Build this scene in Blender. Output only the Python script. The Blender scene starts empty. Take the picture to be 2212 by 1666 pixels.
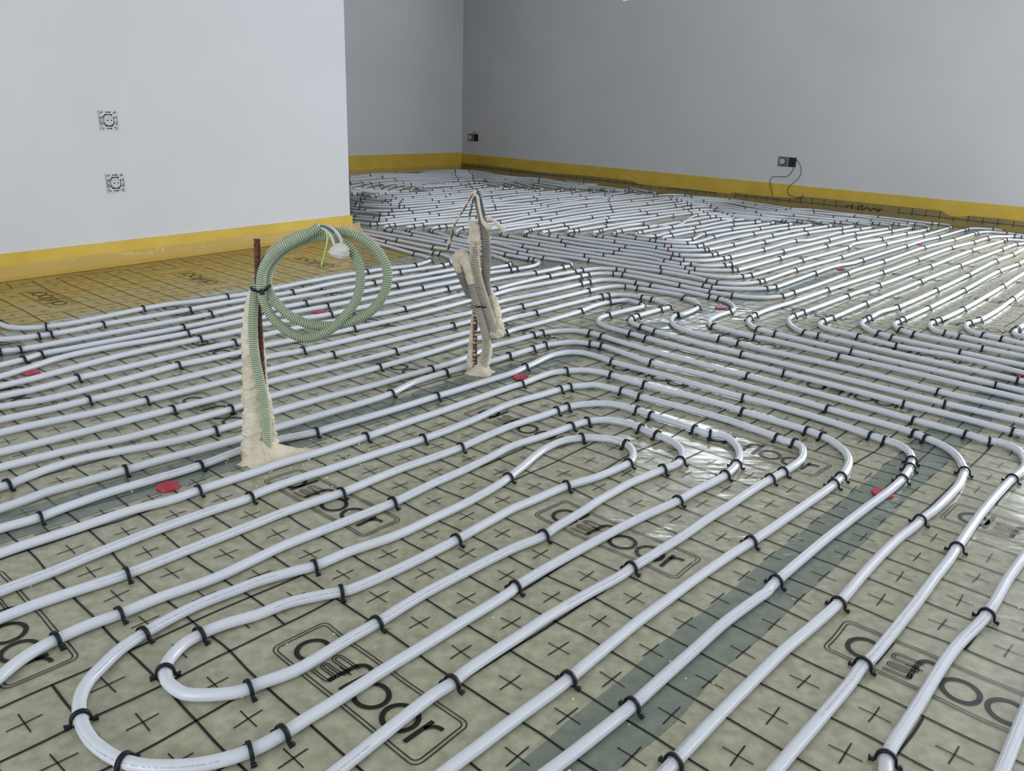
import bpy, bmesh, math, random
from mathutils import Vector, Matrix, noise

# ------------------------------------------------------------------ camera, light, exposure
sc = bpy.context.scene
COL = sc.collection
cam_d = bpy.data.cameras.new('camera')
cam = bpy.data.objects.new('camera', cam_d)
COL.objects.link(cam)
cam_d.sensor_fit = 'HORIZONTAL'
cam_d.sensor_width = 36.0
cam_d.lens = 36.0 * 1794.8946 / 2212.0
cam_d.clip_start = 0.02
cam.matrix_world = Matrix(((0.9993794,-0.0352250,-0.0000000,0),(0.0114462,0.3247442,-0.9457326,0),(0.0333134,0.9451457,0.3249458,0.680469),(0,0,0,1)))
sc.camera = cam
sc.view_settings.view_transform = 'Standard'
sc.view_settings.look = 'None'
sc.view_settings.gamma = 1.0
sc.view_settings.use_curve_mapping = False
sc.view_settings.exposure = 0.0

world = bpy.data.worlds.new('daylight')
sc.world = world
world.use_nodes = True
bg = world.node_tree.nodes['Background']
bg.inputs['Color'].default_value = (0.80, 0.88, 1.0, 1)
bg.inputs['Strength'].default_value = 1.2

NL = Vector((-0.802998,0.595982)); OL = 3.22903      # left wall: NL . X = OL
NR = Vector((0.66865,0.743577)); OR_ = 5.98496     # right wall
NB = Vector((-0.743577,0.66865)); OB = 6.16611      # wall at the back of the recess
TL = Vector((-NL.y, NL.x)) * -1.0   # along the left wall, away from the camera
TR = Vector((NR.y, -NR.x))          # along the right wall, towards the right
TB = Vector((-NB.y, NB.x)) * -1.0
OW = -3.3                            # window wall: NL . X = OW
CEIL = 2.5

def isect(n1, o1, n2, o2):
    d = n1.x * n2.y - n1.y * n2.x
    return Vector(((o1 * n2.y - o2 * n1.y) / d, (n1.x * o2 - n2.x * o1) / d))
P_RW = isect(NR, OR_, NL, OW)        # corner right wall / window wall
P_RB = isect(NR, OR_, NB, OB)        # corner right wall / recess wall
P_LC = Vector((-0.85393,4.26745))                 # free corner of the left wall

def area(name, loc, direction, sx, sy, power, color):
    d = bpy.data.lights.new(name, 'AREA')
    d.shape = 'RECTANGLE'; d.size = sx; d.size_y = sy
    d.energy = power; d.color = color
    o = bpy.data.objects.new(name, d)
    COL.objects.link(o)
    o.location = loc
    o.rotation_euler = Vector(direction).to_track_quat('-Z', 'Z').to_euler()
    return o
WIN = [(0.35, 3.3, 0.05, 2.25), (5.0, 7.4, 0.75, 2.2)]     # openings along the window wall from the corner (start, end, sill, head)
WPOW = (84.0, 22.0)
RWIN = (2.3, 5.0, 0.1, 2.2)            # opening in the rear wall (start and end measured from the window wall, sill, head)
RPOW = 96.0
DWIN = [(5.3, 7.6, 0.03, 2.0), (1.84, 3.75, 1.465, 2.12)]   # right wall: glazed door beyond the photo's right edge, high window above its top edge
DPOW = (195.0, 52.0)
WLEN = 8.6
for (a, b, z0, z1), pw in zip(WIN, WPOW):
    m = P_RW - TL * ((a + b) / 2) - NL * 0.26
    area('daylight', (m.x, m.y, (z0 + z1) / 2), (NL.x, NL.y, 0), b - a, z1 - z0, pw, (0.855, 0.91, 1.0))
RE = P_RW - TL * WLEN                 # corner rear wall / window wall
m = RE + NL * ((RWIN[0] + RWIN[1]) / 2) - NR * 0.24
area('daylight', (m.x, m.y, (RWIN[2] + RWIN[3]) / 2), (NR.x, NR.y, 0), RWIN[1] - RWIN[0], RWIN[3] - RWIN[2], RPOW, (0.855, 0.91, 1.0))
for (a, b, z0, z1), pw in zip(DWIN, DPOW):
    m = P_RB + TR * ((a + b) / 2) + NR * 0.22
    area('daylight', (m.x, m.y, (z0 + z1) / 2), (-NR.x, -NR.y, 0), b - a, z1 - z0, pw, (0.855, 0.91, 1.0))

# ------------------------------------------------------------------ helpers
def tag(o, label=None, cat=None, group=None, kind=None):
    if label: o['label'] = label
    if cat: o['category'] = cat
    if group: o['group'] = group
    if kind: o['kind'] = kind
    return o

def link(name, mesh, mats=(), parent=None, smooth=True):
    if isinstance(mesh, bmesh.types.BMesh):
        me = bpy.data.meshes.new(name); mesh.to_mesh(me); mesh.free(); mesh = me
    if mats and not isinstance(mats, (list, tuple)): mats = [mats]
    for m in mats: mesh.materials.append(m)
    if smooth:
        mesh.polygons.foreach_set('use_smooth', [True] * len(mesh.polygons))
    o = bpy.data.objects.new(name, mesh)
    COL.objects.link(o)
    if parent: o.parent = parent
    return o

def mesh_from(verts, faces, mi=None):
    me = bpy.data.meshes.new('m')
    me.from_pydata(verts, [], faces)
    if mi is not None: me.polygons.foreach_set('material_index', mi)
    me.update()
    return me

def box(bm, c, ax, ay, az, hx, hy, hz, mi=0, bev=0.0):
    c = Vector(c); ax = Vector(ax); ay = Vector(ay); az = Vector(az)
    r = bmesh.ops.create_cube(bm, size=1.0)
    M = Matrix((( ax.x*2*hx, ay.x*2*hy, az.x*2*hz, c.x), (ax.y*2*hx, ay.y*2*hy, az.y*2*hz, c.y), (ax.z*2*hx, ay.z*2*hy, az.z*2*hz, c.z), (0,0,0,1)))
    bmesh.ops.transform(bm, matrix=M, verts=r['verts'])
    fs = set(f for v in r['verts'] for f in v.link_faces)
    for f in fs: f.material_index = mi
    if bev > 0:
        es = set(e for f in fs for e in f.edges)
        bmesh.ops.bevel(bm, geom=list(es), offset=bev, segments=2, affect='EDGES', profile=0.5)
    return r

def catmull(P, step):
    """centripetal Catmull-Rom through the points, resampled about every step"""
    P = [Vector(q) for q in P]
    if len(P) < 3:
        n = max(2, int((P[1] - P[0]).length / step) + 1)
        return [P[0].lerp(P[1], i / (n - 1)) for i in range(n)]
    Q = [P[0] * 2 - P[1]] + P + [P[-1] * 2 - P[-2]]
    out = []
    for i in range(1, len(Q) - 2):
        p0, p1, p2, p3 = Q[i-1], Q[i], Q[i+1], Q[i+2]
        t0 = 0.0
        t1 = t0 + max((p1 - p0).length, 1e-5) ** 0.5
        t2 = t1 + max((p2 - p1).length, 1e-5) ** 0.5
        t3 = t2 + max((p3 - p2).length, 1e-5) ** 0.5
        n = max(1, int(math.ceil((p2 - p1).length / step)))
        for k in range(n):
            t = t1 + (t2 - t1) * k / n
            A1 = p0 * ((t1-t)/(t1-t0)) + p1 * ((t-t0)/(t1-t0))
            A2 = p1 * ((t2-t)/(t2-t1)) + p2 * ((t-t1)/(t2-t1))
            A3 = p2 * ((t3-t)/(t3-t2)) + p3 * ((t-t2)/(t3-t2))
            B1 = A1 * ((t2-t)/(t2-t0)) + A2 * ((t-t0)/(t2-t0))
            B2 = A2 * ((t3-t)/(t3-t1)) + A3 * ((t-t1)/(t3-t1))
            out.append(B1 * ((t2-t)/(t2-t1)) + B2 * ((t-t1)/(t2-t1)))
    out.append(P[-1])
    return out

def tube(path, rad, seg=12, cap=True, rfun=None, lump=0.0, lscale=60.0, seed=0.0):
    """swept tube mesh data; rad may be a number or a list per point; lump adds noise"""
    n = len(path)
    verts, faces = [], []
    t_prev = None; nrm = None
    for i, p in enumerate(path):
        t = (path[min(i+1, n-1)] - path[max(i-1, 0)])
        if t.length < 1e-9: t = t_prev or Vector((0,0,1))
        t = t.normalized()
        if nrm is None:
            ref = Vector((0,0,1)) if abs(t.z) < 0.9 else Vector((1,0,0))
            nrm = (ref - t * ref.dot(t)).normalized()
        else:
            nrm = nrm - t * nrm.dot(t)
            nrm = nrm.normalized() if nrm.length > 1e-6 else t.orthogonal().normalized()
        b = t.cross(nrm); t_prev = t
        r = rad[i] if isinstance(rad, (list, tuple)) else rad
        if rfun: r = r * rfun(i)
        for k in range(seg):
            a = 2 * math.pi * k / seg
            d = nrm * math.cos(a) + b * math.sin(a)
            rr = r
            if lump:
                q = (p + d * r) * lscale + Vector((seed, seed * 1.7, 0))
                rr = r * (1 + lump * (noise.noise(q) + 0.6 * noise.noise(q * 2.3) + 0.35 * noise.noise(q * 5.1)))
            verts.append(p + d * rr)
    for i in range(n - 1):
        for k in range(seg):
            k2 = (k + 1) % seg
            faces.append((i*seg + k, i*seg + k2, (i+1)*seg + k2, (i+1)*seg + k))
    if cap:
        faces.append(tuple(range(seg))[::-1])
        faces.append(tuple((n-1)*seg + k for k in range(seg)))
    return verts, faces

class MB:
    def __init__(self): self.v = []; self.f = []; self.m = []
    def add(self, vf, mi=0):
        o = len(self.v); self.v += list(vf[0]); self.f += [tuple(i + o for i in q) for q in vf[1]]; self.m += [mi] * len(vf[1])
    def mesh(self): return mesh_from(self.v, self.f, self.m)

# ------------------------------------------------------------------ materials
def mat(name, color, rough=0.5, metal=0.0, spec=0.5):
    m = bpy.data.materials.new(name); m.use_nodes = True
    b = m.node_tree.nodes['Principled BSDF']
    b.inputs['Base Color'].default_value = (*color, 1)
    b.inputs['Roughness'].default_value = rough
    b.inputs['Metallic'].default_value = metal
    b.inputs['Specular IOR Level'].default_value = spec
    return m, m.node_tree.nodes, m.node_tree.links, b

def noise_color(m, scale, c1, c2, lo=0.35, hi=0.65, detail=4.0):
    mm, N, L, b = m
    tc = N.new('ShaderNodeTexCoord'); nz = N.new('ShaderNodeTexNoise'); cr = N.new('ShaderNodeValToRGB')
    nz.inputs['Scale'].default_value = scale; nz.inputs['Detail'].default_value = detail
    cr.color_ramp.elements[0].position = lo; cr.color_ramp.elements[1].position = hi
    cr.color_ramp.elements[0].color = (*c1, 1); cr.color_ramp.elements[1].color = (*c2, 1)
    L.new(tc.outputs['Object'], nz.inputs['Vector']); L.new(nz.outputs['Fac'], cr.inputs['Fac'])
    L.new(cr.outputs['Color'], b.inputs['Base Color'])
    return tc, nz, cr

def bump(m, scale, strength, dist=0.002, detail=3.0, coords='Object', stretch=None, rot=0.0):
    mm, N, L, b = m
    tc = N.new('ShaderNodeTexCoord'); nz = N.new('ShaderNodeTexNoise'); bp = N.new('ShaderNodeBump')
    nz.inputs['Scale'].default_value = scale; nz.inputs['Detail'].default_value = detail
    bp.inputs['Strength'].default_value = strength; bp.inputs['Distance'].default_value = dist
    if stretch:
        mp = N.new('ShaderNodeMapping'); mp.inputs['Scale'].default_value = stretch; mp.inputs['Rotation'].default_value = (0, 0, rot)
        L.new(tc.outputs[coords], mp.inputs['Vector']); L.new(mp.outputs['Vector'], nz.inputs['Vector'])
    else:
        L.new(tc.outputs[coords], nz.inputs['Vector'])
    L.new(nz.outputs['Fac'], bp.inputs['Height'])
    old = b.inputs['Normal'].links
    if old: L.new(old[0].from_socket, bp.inputs['Normal'])
    L.new(bp.outputs['Normal'], b.inputs['Normal'])
    return nz, bp

M = {}
GA = 0.842740
t = mat('white_plaster', (0.70, 0.70, 0.70), 0.9, 0, 0.2)
noise_color(t, 1.6, (0.62, 0.62, 0.63), (0.67, 0.67, 0.68), 0.3, 0.7)
bump(t, 260, 0.06, 0.001); bump(t, 9, 0.10, 0.004)
M['wall'] = t[0]
t = mat('ceiling_paint', (0.75, 0.75, 0.75), 0.95, 0, 0.1); M['ceil'] = t[0]

CREASE2 = Vector((0.624, 2.588, 0))
CREASE = Vector((0.387, 1.895, 0))          # the foil is crumpled most around this spot
def wrinkle(t):
    # soft quilting, plus sharp creases where the film is crumpled
    bump(t, 14, 0.30, 0.006, 1.5)
    nz, bp = bump(t, 22, 0.0, 0.012, 4.0, 'Object', (0.32, 1.0, 1.0), -GA + math.radians(38))
    mm, N, L, b = t
    tc = N.new('ShaderNodeTexCoord'); ds = N.new('ShaderNodeVectorMath'); ds.operation = 'DISTANCE'; ds.inputs[1].default_value = CREASE
    mr = N.new('ShaderNodeMapRange'); mr.interpolation_type = 'SMOOTHSTEP'
    for k, v_ in zip((1, 2, 3, 4), (0.30, 1.15, 1.0, 0.0)): mr.inputs[k].default_value = v_
    pz = N.new('ShaderNodeTexNoise'); pz.inputs['Scale'].default_value = 4.5; pz.inputs['Detail'].default_value = 3
    pr = N.new('ShaderNodeMapRange')
    for k, v_ in zip((1, 2, 3, 4), (0.46, 0.62, 0.06, 1.0)): pr.inputs[k].default_value = v_
    ml = N.new('ShaderNodeMath'); ml.operation = 'MULTIPLY_ADD'; ml.inputs[2].default_value = 0.04
    d2 = N.new('ShaderNodeVectorMath'); d2.operation = 'DISTANCE'; d2.inputs[1].default_value = CREASE2
    sc2 = N.new('ShaderNodeMath'); sc2.operation = 'MULTIPLY'; sc2.inputs[1].default_value = 1.25
    mn = N.new('ShaderNodeMath'); mn.operation = 'MINIMUM'
    L.new(tc.outputs['Object'], ds.inputs[0]); L.new(tc.outputs['Object'], d2.inputs[0]); L.new(d2.outputs['Value'], sc2.inputs[0])
    L.new(ds.outputs['Value'], mn.inputs[0]); L.new(sc2.outputs[0], mn.inputs[1]); L.new(mn.outputs[0], mr.inputs[0])
    L.new(tc.outputs['Object'], pz.inputs['Vector']); L.new(pz.outputs['Fac'], pr.inputs[0])
    L.new(mr.outputs[0], ml.inputs[0]); L.new(pr.outputs[0], ml.inputs[1]); L.new(ml.outputs[0], bp.inputs['Strength'])
def foil(name, c1, c2, rough):
    t = mat(name, c1, rough, 0, 0.5)
    noise_color(t, 55, c1, c2, 0.36, 0.74, 6.0)
    wrinkle(t)
    return t
t = foil('foil_film', (0.33, 0.32, 0.225), (0.485, 0.468, 0.343), 0.17); M['foil'] = t[0]
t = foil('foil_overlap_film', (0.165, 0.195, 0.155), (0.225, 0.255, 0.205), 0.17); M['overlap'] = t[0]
t = mat('foil_over_foam', (0.24, 0.185, 0.06), 0.35); noise_color(t, 9, (0.20, 0.165, 0.075), (0.29, 0.21, 0.055)); M['upturn'] = t[0]
t = mat('foil_print', (0.016, 0.014, 0.011), 0.34, 0, 0.22); wrinkle(t); M['print'] = t[0]
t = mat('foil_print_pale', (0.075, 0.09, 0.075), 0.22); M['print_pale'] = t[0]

t = mat('white_pe_pipe', (0.66, 0.68, 0.725), 0.26, 0, 0.5)
t[3].inputs['Subsurface Weight'].default_value = 0.7
t[3].inputs['Subsurface Radius'].default_value = (1, 1, 1)
t[3].inputs['Subsurface Scale'].default_value = 0.006
M['pipe'] = t[0]
M['ink'] = mat('grey_ink', (0.16, 0.165, 0.18), 0.5)[0]
t = mat('black_plastic', (0.006, 0.007, 0.011), 0.5, 0, 0.3); M['black'] = t[0]
t = mat('red_plastic', (0.42, 0.010, 0.028), 0.42); bump(t, 120, 0.1, 0.001); M['red'] = t[0]
t = mat('yellow_foam', (0.66, 0.43, 0.045), 0.6)
noise_color(t, 7, (0.60, 0.405, 0.045), (0.68, 0.475, 0.068)); bump(t, 400, 0.12, 0.001); bump(t, 6, 0.25, 0.006)
M['yellow'] = t[0]
# clear yellowish apron film
m = bpy.data.materials.new('apron_film'); m.use_nodes = True
N, L = m.node_tree.nodes, m.node_tree.links
for n_ in list(N): N.remove(n_)
out = N.new('ShaderNodeOutputMaterial'); mx = N.new('ShaderNodeMixShader'); tr = N.new('ShaderNodeBsdfTransparent'); gl = N.new('ShaderNodeBsdfPrincipled')
tr.inputs['Color'].default_value = (0.985, 0.91, 0.70, 1)
gl.inputs['Base Color'].default_value = (0.66, 0.50, 0.17, 1); gl.inputs['Roughness'].default_value = 0.10
tc = N.new('ShaderNodeTexCoord'); mp = N.new('ShaderNodeMapping'); nz = N.new('ShaderNodeTexNoise'); bp = N.new('ShaderNodeBump')
mp.inputs['Rotation'].default_value = (0, 0, math.radians(37)); mp.inputs['Scale'].default_value = (9, 40, 20)
nz.inputs['Scale'].default_value = 1.4; nz.inputs['Detail'].default_value = 4; bp.inputs['Strength'].default_value = 0.8; bp.inputs['Distance'].default_value = 0.010
L.new(tc.outputs['Object'], mp.inputs['Vector']); L.new(mp.outputs['Vector'], nz.inputs['Vector']); L.new(nz.outputs['Fac'], bp.inputs['Height'])
L.new(bp.outputs['Normal'], gl.inputs['Normal'])
ge = N.new('ShaderNodeTexCoord'); sz = N.new('ShaderNodeSeparateXYZ'); mr = N.new('ShaderNodeMapRange')
for k, v_ in zip((1, 2, 3, 4), (0.006, 0.022, 0.05, 0.50)): mr.inputs[k].default_value = v_
L.new(ge.outputs['Object'], sz.inputs[0]); L.new(sz.outputs['Z'], mr.inputs[0]); L.new(mr.outputs[0], mx.inputs['Fac'])
L.new(tr.outputs[0], mx.inputs[1]); L.new(gl.outputs[0], mx.inputs[2]); L.new(mx.outputs[0], out.inputs['Surface'])
M['apron'] = m

def dusty(name, base, dust, amount, rough=0.6):
    """base colour with pale dust lying on the upward facing and noisy parts"""
    t = mat(name, base, rough)
    mm, N, L, b = t
    tc = N.new('ShaderNodeTexCoord'); nz = N.new('ShaderNodeTexNoise'); nz.inputs['Scale'].default_value = 70; nz.inputs['Detail'].default_value = 5
    ge = N.new('ShaderNodeNewGeometry'); sx = N.new('ShaderNodeSeparateXYZ')
    ad = N.new('ShaderNodeMath'); ad.operation = 'MULTIPLY_ADD'; ad.inputs[1].default_value = 0.30
    cr = N.new('ShaderNodeValToRGB'); cr.color_ramp.elements[0].position = 0.62 - amount * 0.3; cr.color_ramp.elements[1].position = 0.80 - amount * 0.3
    cr.color_ramp.elements[0].color = (*base, 1); cr.color_ramp.elements[1].color = (*dust, 1)
    L.new(tc.outputs['Object'], nz.inputs['Vector']); L.new(ge.outputs['Normal'], sx.inputs[0])
    L.new(sx.outputs['Z'], ad.inputs[0]); L.new(nz.outputs['Fac'], ad.inputs[2]); L.new(ad.outputs[0], cr.inputs['Fac'])
    L.new(cr.outputs['Color'], b.inputs['Base Color'])
    return t
DUST = (0.68, 0.60, 0.455)
M['green'] = dusty('green_conduit', (0.42, 0.50, 0.335), DUST, -0.15)[0]
M['groove'] = mat('conduit_groove', (0.17, 0.215, 0.14), 0.8)[0]
M['grey'] = dusty('grey_conduit', (0.42, 0.385, 0.37), DUST, 0.75)[0]
M['ggroove'] = mat('grey_conduit_groove', (0.10, 0.085, 0.085), 0.8)[0]
t = mat('beige_plaster', DUST, 0.95, 0, 0.1); noise_color(t, 40, (0.66, 0.58, 0.44), (0.80, 0.72, 0.575)); bump(t, 180, 0.9, 0.003, 5)
M['plaster'] = t[0]
t = mat('white_plaster_lump', (0.66, 0.64, 0.58), 0.9, 0, 0.1); bump(t, 260, 0.4, 0.0015, 4); M['lump'] = t[0]
t = mat('rusty_steel', (0.10, 0.035, 0.02), 0.75); noise_color(t, 150, (0.045, 0.018, 0.012), (0.17, 0.06, 0.03)); M['rust'] = t[0]
M['rust_dusty'] = dusty('rusty_steel_dusty', (0.13, 0.045, 0.025), DUST, 0.35)[0]
M['wire_white'] = mat('plastered_wire', (0.62, 0.60, 0.54), 0.85)[0]
M['wire_green'] = mat('green_yellow_wire', (0.16, 0.38, 0.10), 0.5)[0]
M['wire_yellow'] = mat('yellow_wire_stripe', (0.72, 0.70, 0.16), 0.5)[0]
M['wire_blue'] = mat('blue_wire', (0.03, 0.12, 0.22), 0.5)[0]
M['wire_dark'] = dusty('dark_wire', (0.05, 0.05, 0.06), DUST, 0.55)[0]
M['wire_brown'] = dusty('brown_wire', (0.10, 0.05, 0.03), DUST, 0.75)[0]
M['dkgreen'] = mat('dark_green_wire', (0.025, 0.085, 0.03), 0.5)[0]
M['frame'] = mat('pale_metal', (0.50, 0.51, 0.52), 0.45, 0.2)[0]
M['frame_grey'] = mat('grey_metal', (0.24, 0.25, 0.26), 0.5, 0.2)[0]
M['insert'] = mat('pale_plastic', (0.55, 0.55, 0.53), 0.5)[0]
M['dark'] = mat('dark_cavity', (0.012, 0.012, 0.014), 0.8)[0]
M['crumb'] = mat('pale_crumbs', (0.75, 0.73, 0.66), 0.9)[0]
M['steel'] = mat('window_frame_paint', (0.7, 0.7, 0.7), 0.5)[0]

# ------------------------------------------------------------------ room shell
def v3(p, z=0.0): return Vector((p.x, p.y, z))
U = Vector((0, 0, 1))
def wall(name, p, q, n, z0, z1, th, m):
    """wall whose room face runs from p to q; n points away from the room"""
    bm = bmesh.new()
    d = (q - p); c = (p + q) / 2 + n * (th / 2); a = d.normalized()
    box(bm, (c.x, c.y, (z0 + z1) / 2), (a.x, a.y, 0), (n.x, n.y, 0), U, d.length / 2, th / 2, (z1 - z0) / 2)
    return tag(link(name, bm, m, smooth=False), kind='structure')
LBACK = P_LC - TL * 8.2                       # near end of the left wall, behind the camera
wall('wall_left', LBACK, P_LC, NL, -0.05, CEIL, 0.22, M['wall'])
RECE = P_RB - TB * 7.0
wall('wall_back', RECE, P_RB + TB * 0.2, NB, -0.05, CEIL, 0.2, M['wall'])
bm = bmesh.new()
def dpiece(bm, a, b, z0, z1, th=0.10):
    c = P_RB + TR * ((a + b) / 2) + NR * 0.10
    box(bm, (c.x, c.y, (z0 + z1) / 2), (TR.x, TR.y, 0), (NR.x, NR.y, 0), U, (b - a) / 2, th, (z1 - z0) / 2)
DL = (P_RW - P_RB).length + 0.2
xs = 0.0
for a, b, z0, z1 in sorted(DWIN):
    for q in ((xs, a, -0.05, CEIL), (a, b, -0.05, z0), (a, b, z1, CEIL)): dpiece(bm, *q)
    xs = b
dpiece(bm, xs, DL, -0.05, CEIL)
tag(link('wall_right', bm, M['wall'], smooth=False), kind='structure')
for nm, (a, b, z0, z1) in zip(('door_1', 'window_4'), DWIN):
    bm = bmesh.new()
    for q in ((a, a + .06, z0, z1), (b - .06, b, z0, z1), ((a+b)/2 - .04, (a+b)/2 + .04, z0, z1), (a, b, z0, z0 + (.08 if z0 < 1 else .012)), (a, b, z1 - .06, z1)): dpiece(bm, *q, 0.03)
    tag(link(nm, bm, M['steel'], smooth=False), kind='structure')
q = P_LC - TL * 3.6 + NL * 0.22
wall('wall_recess', q, q + NL * 3.6, -TL, -0.05, CEIL, 0.2, M['wall'])
# window wall with openings
bm = bmesh.new()
def wpiece(a, b, z0, z1):
    c = P_RW - TL * ((a + b) / 2) - NL * 0.12
    box(bm, (c.x, c.y, (z0 + z1) / 2), (TL.x, TL.y, 0), (NL.x, NL.y, 0), U, (b - a) / 2, 0.12, (z1 - z0) / 2)
xs = 0.0
for a, b, z0, z1 in WIN:
    wpiece(xs, a, -0.05, CEIL); wpiece(a, b, z1, CEIL)
    wpiece(a, b, -0.05, z0)
    xs = b
wpiece(xs, WLEN, -0.05, CEIL)
tag(link('wall_window', bm, M['wall'], smooth=False), kind='structure')
for wi, (a, b, z0, z1) in enumerate(WIN):
    bm = bmesh.new()
    for s, e, za, zb in ((a, a + .07, z0, z1), (b - .07, b, z0, z1), ((a+b)/2 - .05, (a+b)/2 + .05, z0, z1), (a, b, z0, z0 + .08), (a, b, z1 - .07, z1)):
        c = P_RW - TL * ((s + e) / 2) - NL * 0.12
        box(bm, (c.x, c.y, (za + zb) / 2), (TL.x, TL.y, 0), (NL.x, NL.y, 0), U, (e - s) / 2, 0.035, (zb - za) / 2)
    tag(link('window_%d' % (wi + 1), bm, M['steel'], smooth=False), kind='structure')
bm = bmesh.new()
RLEN = (LBACK - RE).length
RD = (LBACK - RE).normalized(); RN = Vector((RD.y, -RD.x)); RN = -RN if RN.dot(NR) > 0 else RN
def rpiece(bm, a, b, z0, z1, th=0.11):
    c = RE + RD * ((a + b) / 2) + RN * 0.11
    box(bm, (c.x, c.y, (z0 + z1) / 2), (RD.x, RD.y, 0), (RN.x, RN.y, 0), U, (b - a) / 2, th, (z1 - z0) / 2)
a, b, z0, z1 = RWIN
for q in ((0, a, -0.05, CEIL), (b, RLEN, -0.05, CEIL), (a, b, -0.05, z0), (a, b, z1, CEIL)): rpiece(bm, *q)
tag(link('wall_rear', bm, M['wall'], smooth=False), kind='structure')
bm = bmesh.new()
for q in ((a, a + .07, z0, z1), (b - .07, b, z0, z1), ((a+b)/2 - .05, (a+b)/2 + .05, z0, z1), (a, b, z0, z0 + .08), (a, b, z1 - .07, z1)): rpiece(bm, *q, 0.03)
tag(link('window_3', bm, M['steel'], smooth=False), kind='structure')
bm = bmesh.new()
box(bm, (0.3, 2.6, CEIL + 0.06), (TL.x, TL.y, 0), (NL.x, NL.y, 0), U, 9, 9, 0.06)
tag(link('ceiling', bm, M['ceil'], smooth=False), kind='structure')

# ------------------------------------------------------------------ printed floor foil
GX, GY, CELL = -0.24320, 1.08076, 0.086565
GU = Vector((math.cos(GA), math.sin(GA))); GV = Vector((math.sin(GA), -math.cos(GA)))
def g2w(i, j): return Vector((GX, GY)) + GU * (i * CELL) + GV * (j * CELL)
def inside(p, mrg=0.0):
    if NR.dot(p) > OR_ - mrg or NB.dot(p) > OB - mrg or NL.dot(p) < OW + mrg: return False
    if NL.dot(p) > OL - mrg and TL.dot(p - P_LC) < mrg: return False
    return True
def wob(p):
    q = Vector((p.x * 5.2, p.y * 5.2, 0.3)); k = Vector((p.x * 13, p.y * 13, 4.1))
    return Vector((0.0085 * noise.noise(q) + 0.0030 * noise.noise(k), 0.0085 * noise.noise(q + Vector((9, 7, 3))) + 0.0030 * noise.noise(k + Vector((3, 5, 9)))))
fl = MB()
# base sheet
pts = [LBACK - NR * 0.05, P_RB * 1.0, P_RW, RE]
S = 13
fl.add(([Vector((-S, -S + 4, 0)), Vector((S, -S + 4, 0)), Vector((S, S + 2, 0)), Vector((-S, S + 2, 0))], [(0, 1, 2, 3)]), 0)
# overlapping strips one cell wide
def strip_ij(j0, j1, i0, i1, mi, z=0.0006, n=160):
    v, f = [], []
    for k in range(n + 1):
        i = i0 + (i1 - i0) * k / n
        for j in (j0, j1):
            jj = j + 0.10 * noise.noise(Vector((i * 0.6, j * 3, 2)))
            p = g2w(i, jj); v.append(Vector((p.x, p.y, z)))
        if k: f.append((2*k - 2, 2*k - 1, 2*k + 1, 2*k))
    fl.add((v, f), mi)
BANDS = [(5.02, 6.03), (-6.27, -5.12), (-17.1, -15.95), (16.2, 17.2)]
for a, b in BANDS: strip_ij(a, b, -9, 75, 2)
# frames that hold the lettering: (i0, j0, direction)
LOGOS = []
for k in range(-2, 10):
    for i0, j0 in ((-2, 0.87), (-2, 6.83), (1, -4.15), (1.9, -10.2), (-1.27, -15.1), (0.2, 12.85)):
        LOGOS.append((i0 + 6 * k, j0, 1))
    for i0, j0 in ((6.1, -17.05), (3.4, -22.3)):
        LOGOS.append((i0 + 6.1 * k + 1.0, j0, -1))
def in_logo(i, j, mi, mj):
    for a, b, s in LOGOS:
        if s > 0 and a - mi < i < a + 1 + mi and b - mj < j < b + 3.3 + mj: return True
        if s < 0 and a - 1 - mi < i < a + mi and b - 3.3 - mj < j < b + mj: return True
    return False
def stroke(P, w, z=0.0011, mi=1, chk=True):
    """flat printed line through grid points, width w (metres)"""
    W = [g2w(*q) for q in P]
    if chk and not all(inside(q, 0.01) for q in (W[0], W[-1])): return
    W = [q + wob(q) for q in W]
    v, f = [], []
    for k, q in enumerate(W):
        t = (W[min(k+1, len(W)-1)] - W[max(k-1, 0)]).normalized(); nn = Vector((-t.y, t.x)) * (w / 2)
        v += [Vector((q.x + nn.x, q.y + nn.y, z)), Vector((q.x - nn.x, q.y - nn.y, z))]
        if k: f.append((2*k - 1, 2*k - 2, 2*k, 2*k + 1))
    fl.add((v, f), mi)
def lerp_pts(a, b, n): return [(a[0] + (b[0]-a[0]) * k / n, a[1] + (b[1]-a[1]) * k / n) for k in range(n + 1)]
def band_at(j): return any(a - 0.02 < j < b for a, b in BANDS)
for i in range(-8, 72):
    for j in range(-45, 26):
        p = g2w(i, j)
        if not inside(p, 0.02) or p.y < 0.2 or abs(p.x) > 0.72 * p.y + 0.25: continue
        near = p.length < 4.2
        n = 4 if near else 2
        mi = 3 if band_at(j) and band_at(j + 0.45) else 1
        # cell borders
        if not in_logo(i + .5, j, 0.1, 0.55): stroke(lerp_pts((i + .5, j - .5), (i + .5, j + .5), n), 0.0031 if near else 0.0026, mi=mi)
        if not in_logo(i, j + .5, 0.45, 0.3): stroke(lerp_pts((i - .5, j + .5), (i + .5, j + .5), n), 0.0031, mi=mi)
        if p.length < 7.0 and not in_logo(i, j, 0.2, 0.5):
            stroke(lerp_pts((i - .22, j), (i + .22, j), 2), 0.0019, mi=mi)
            stroke(lerp_pts((i, j - .22), (i, j + .22), 2), 0.0017, mi=mi)
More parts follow.
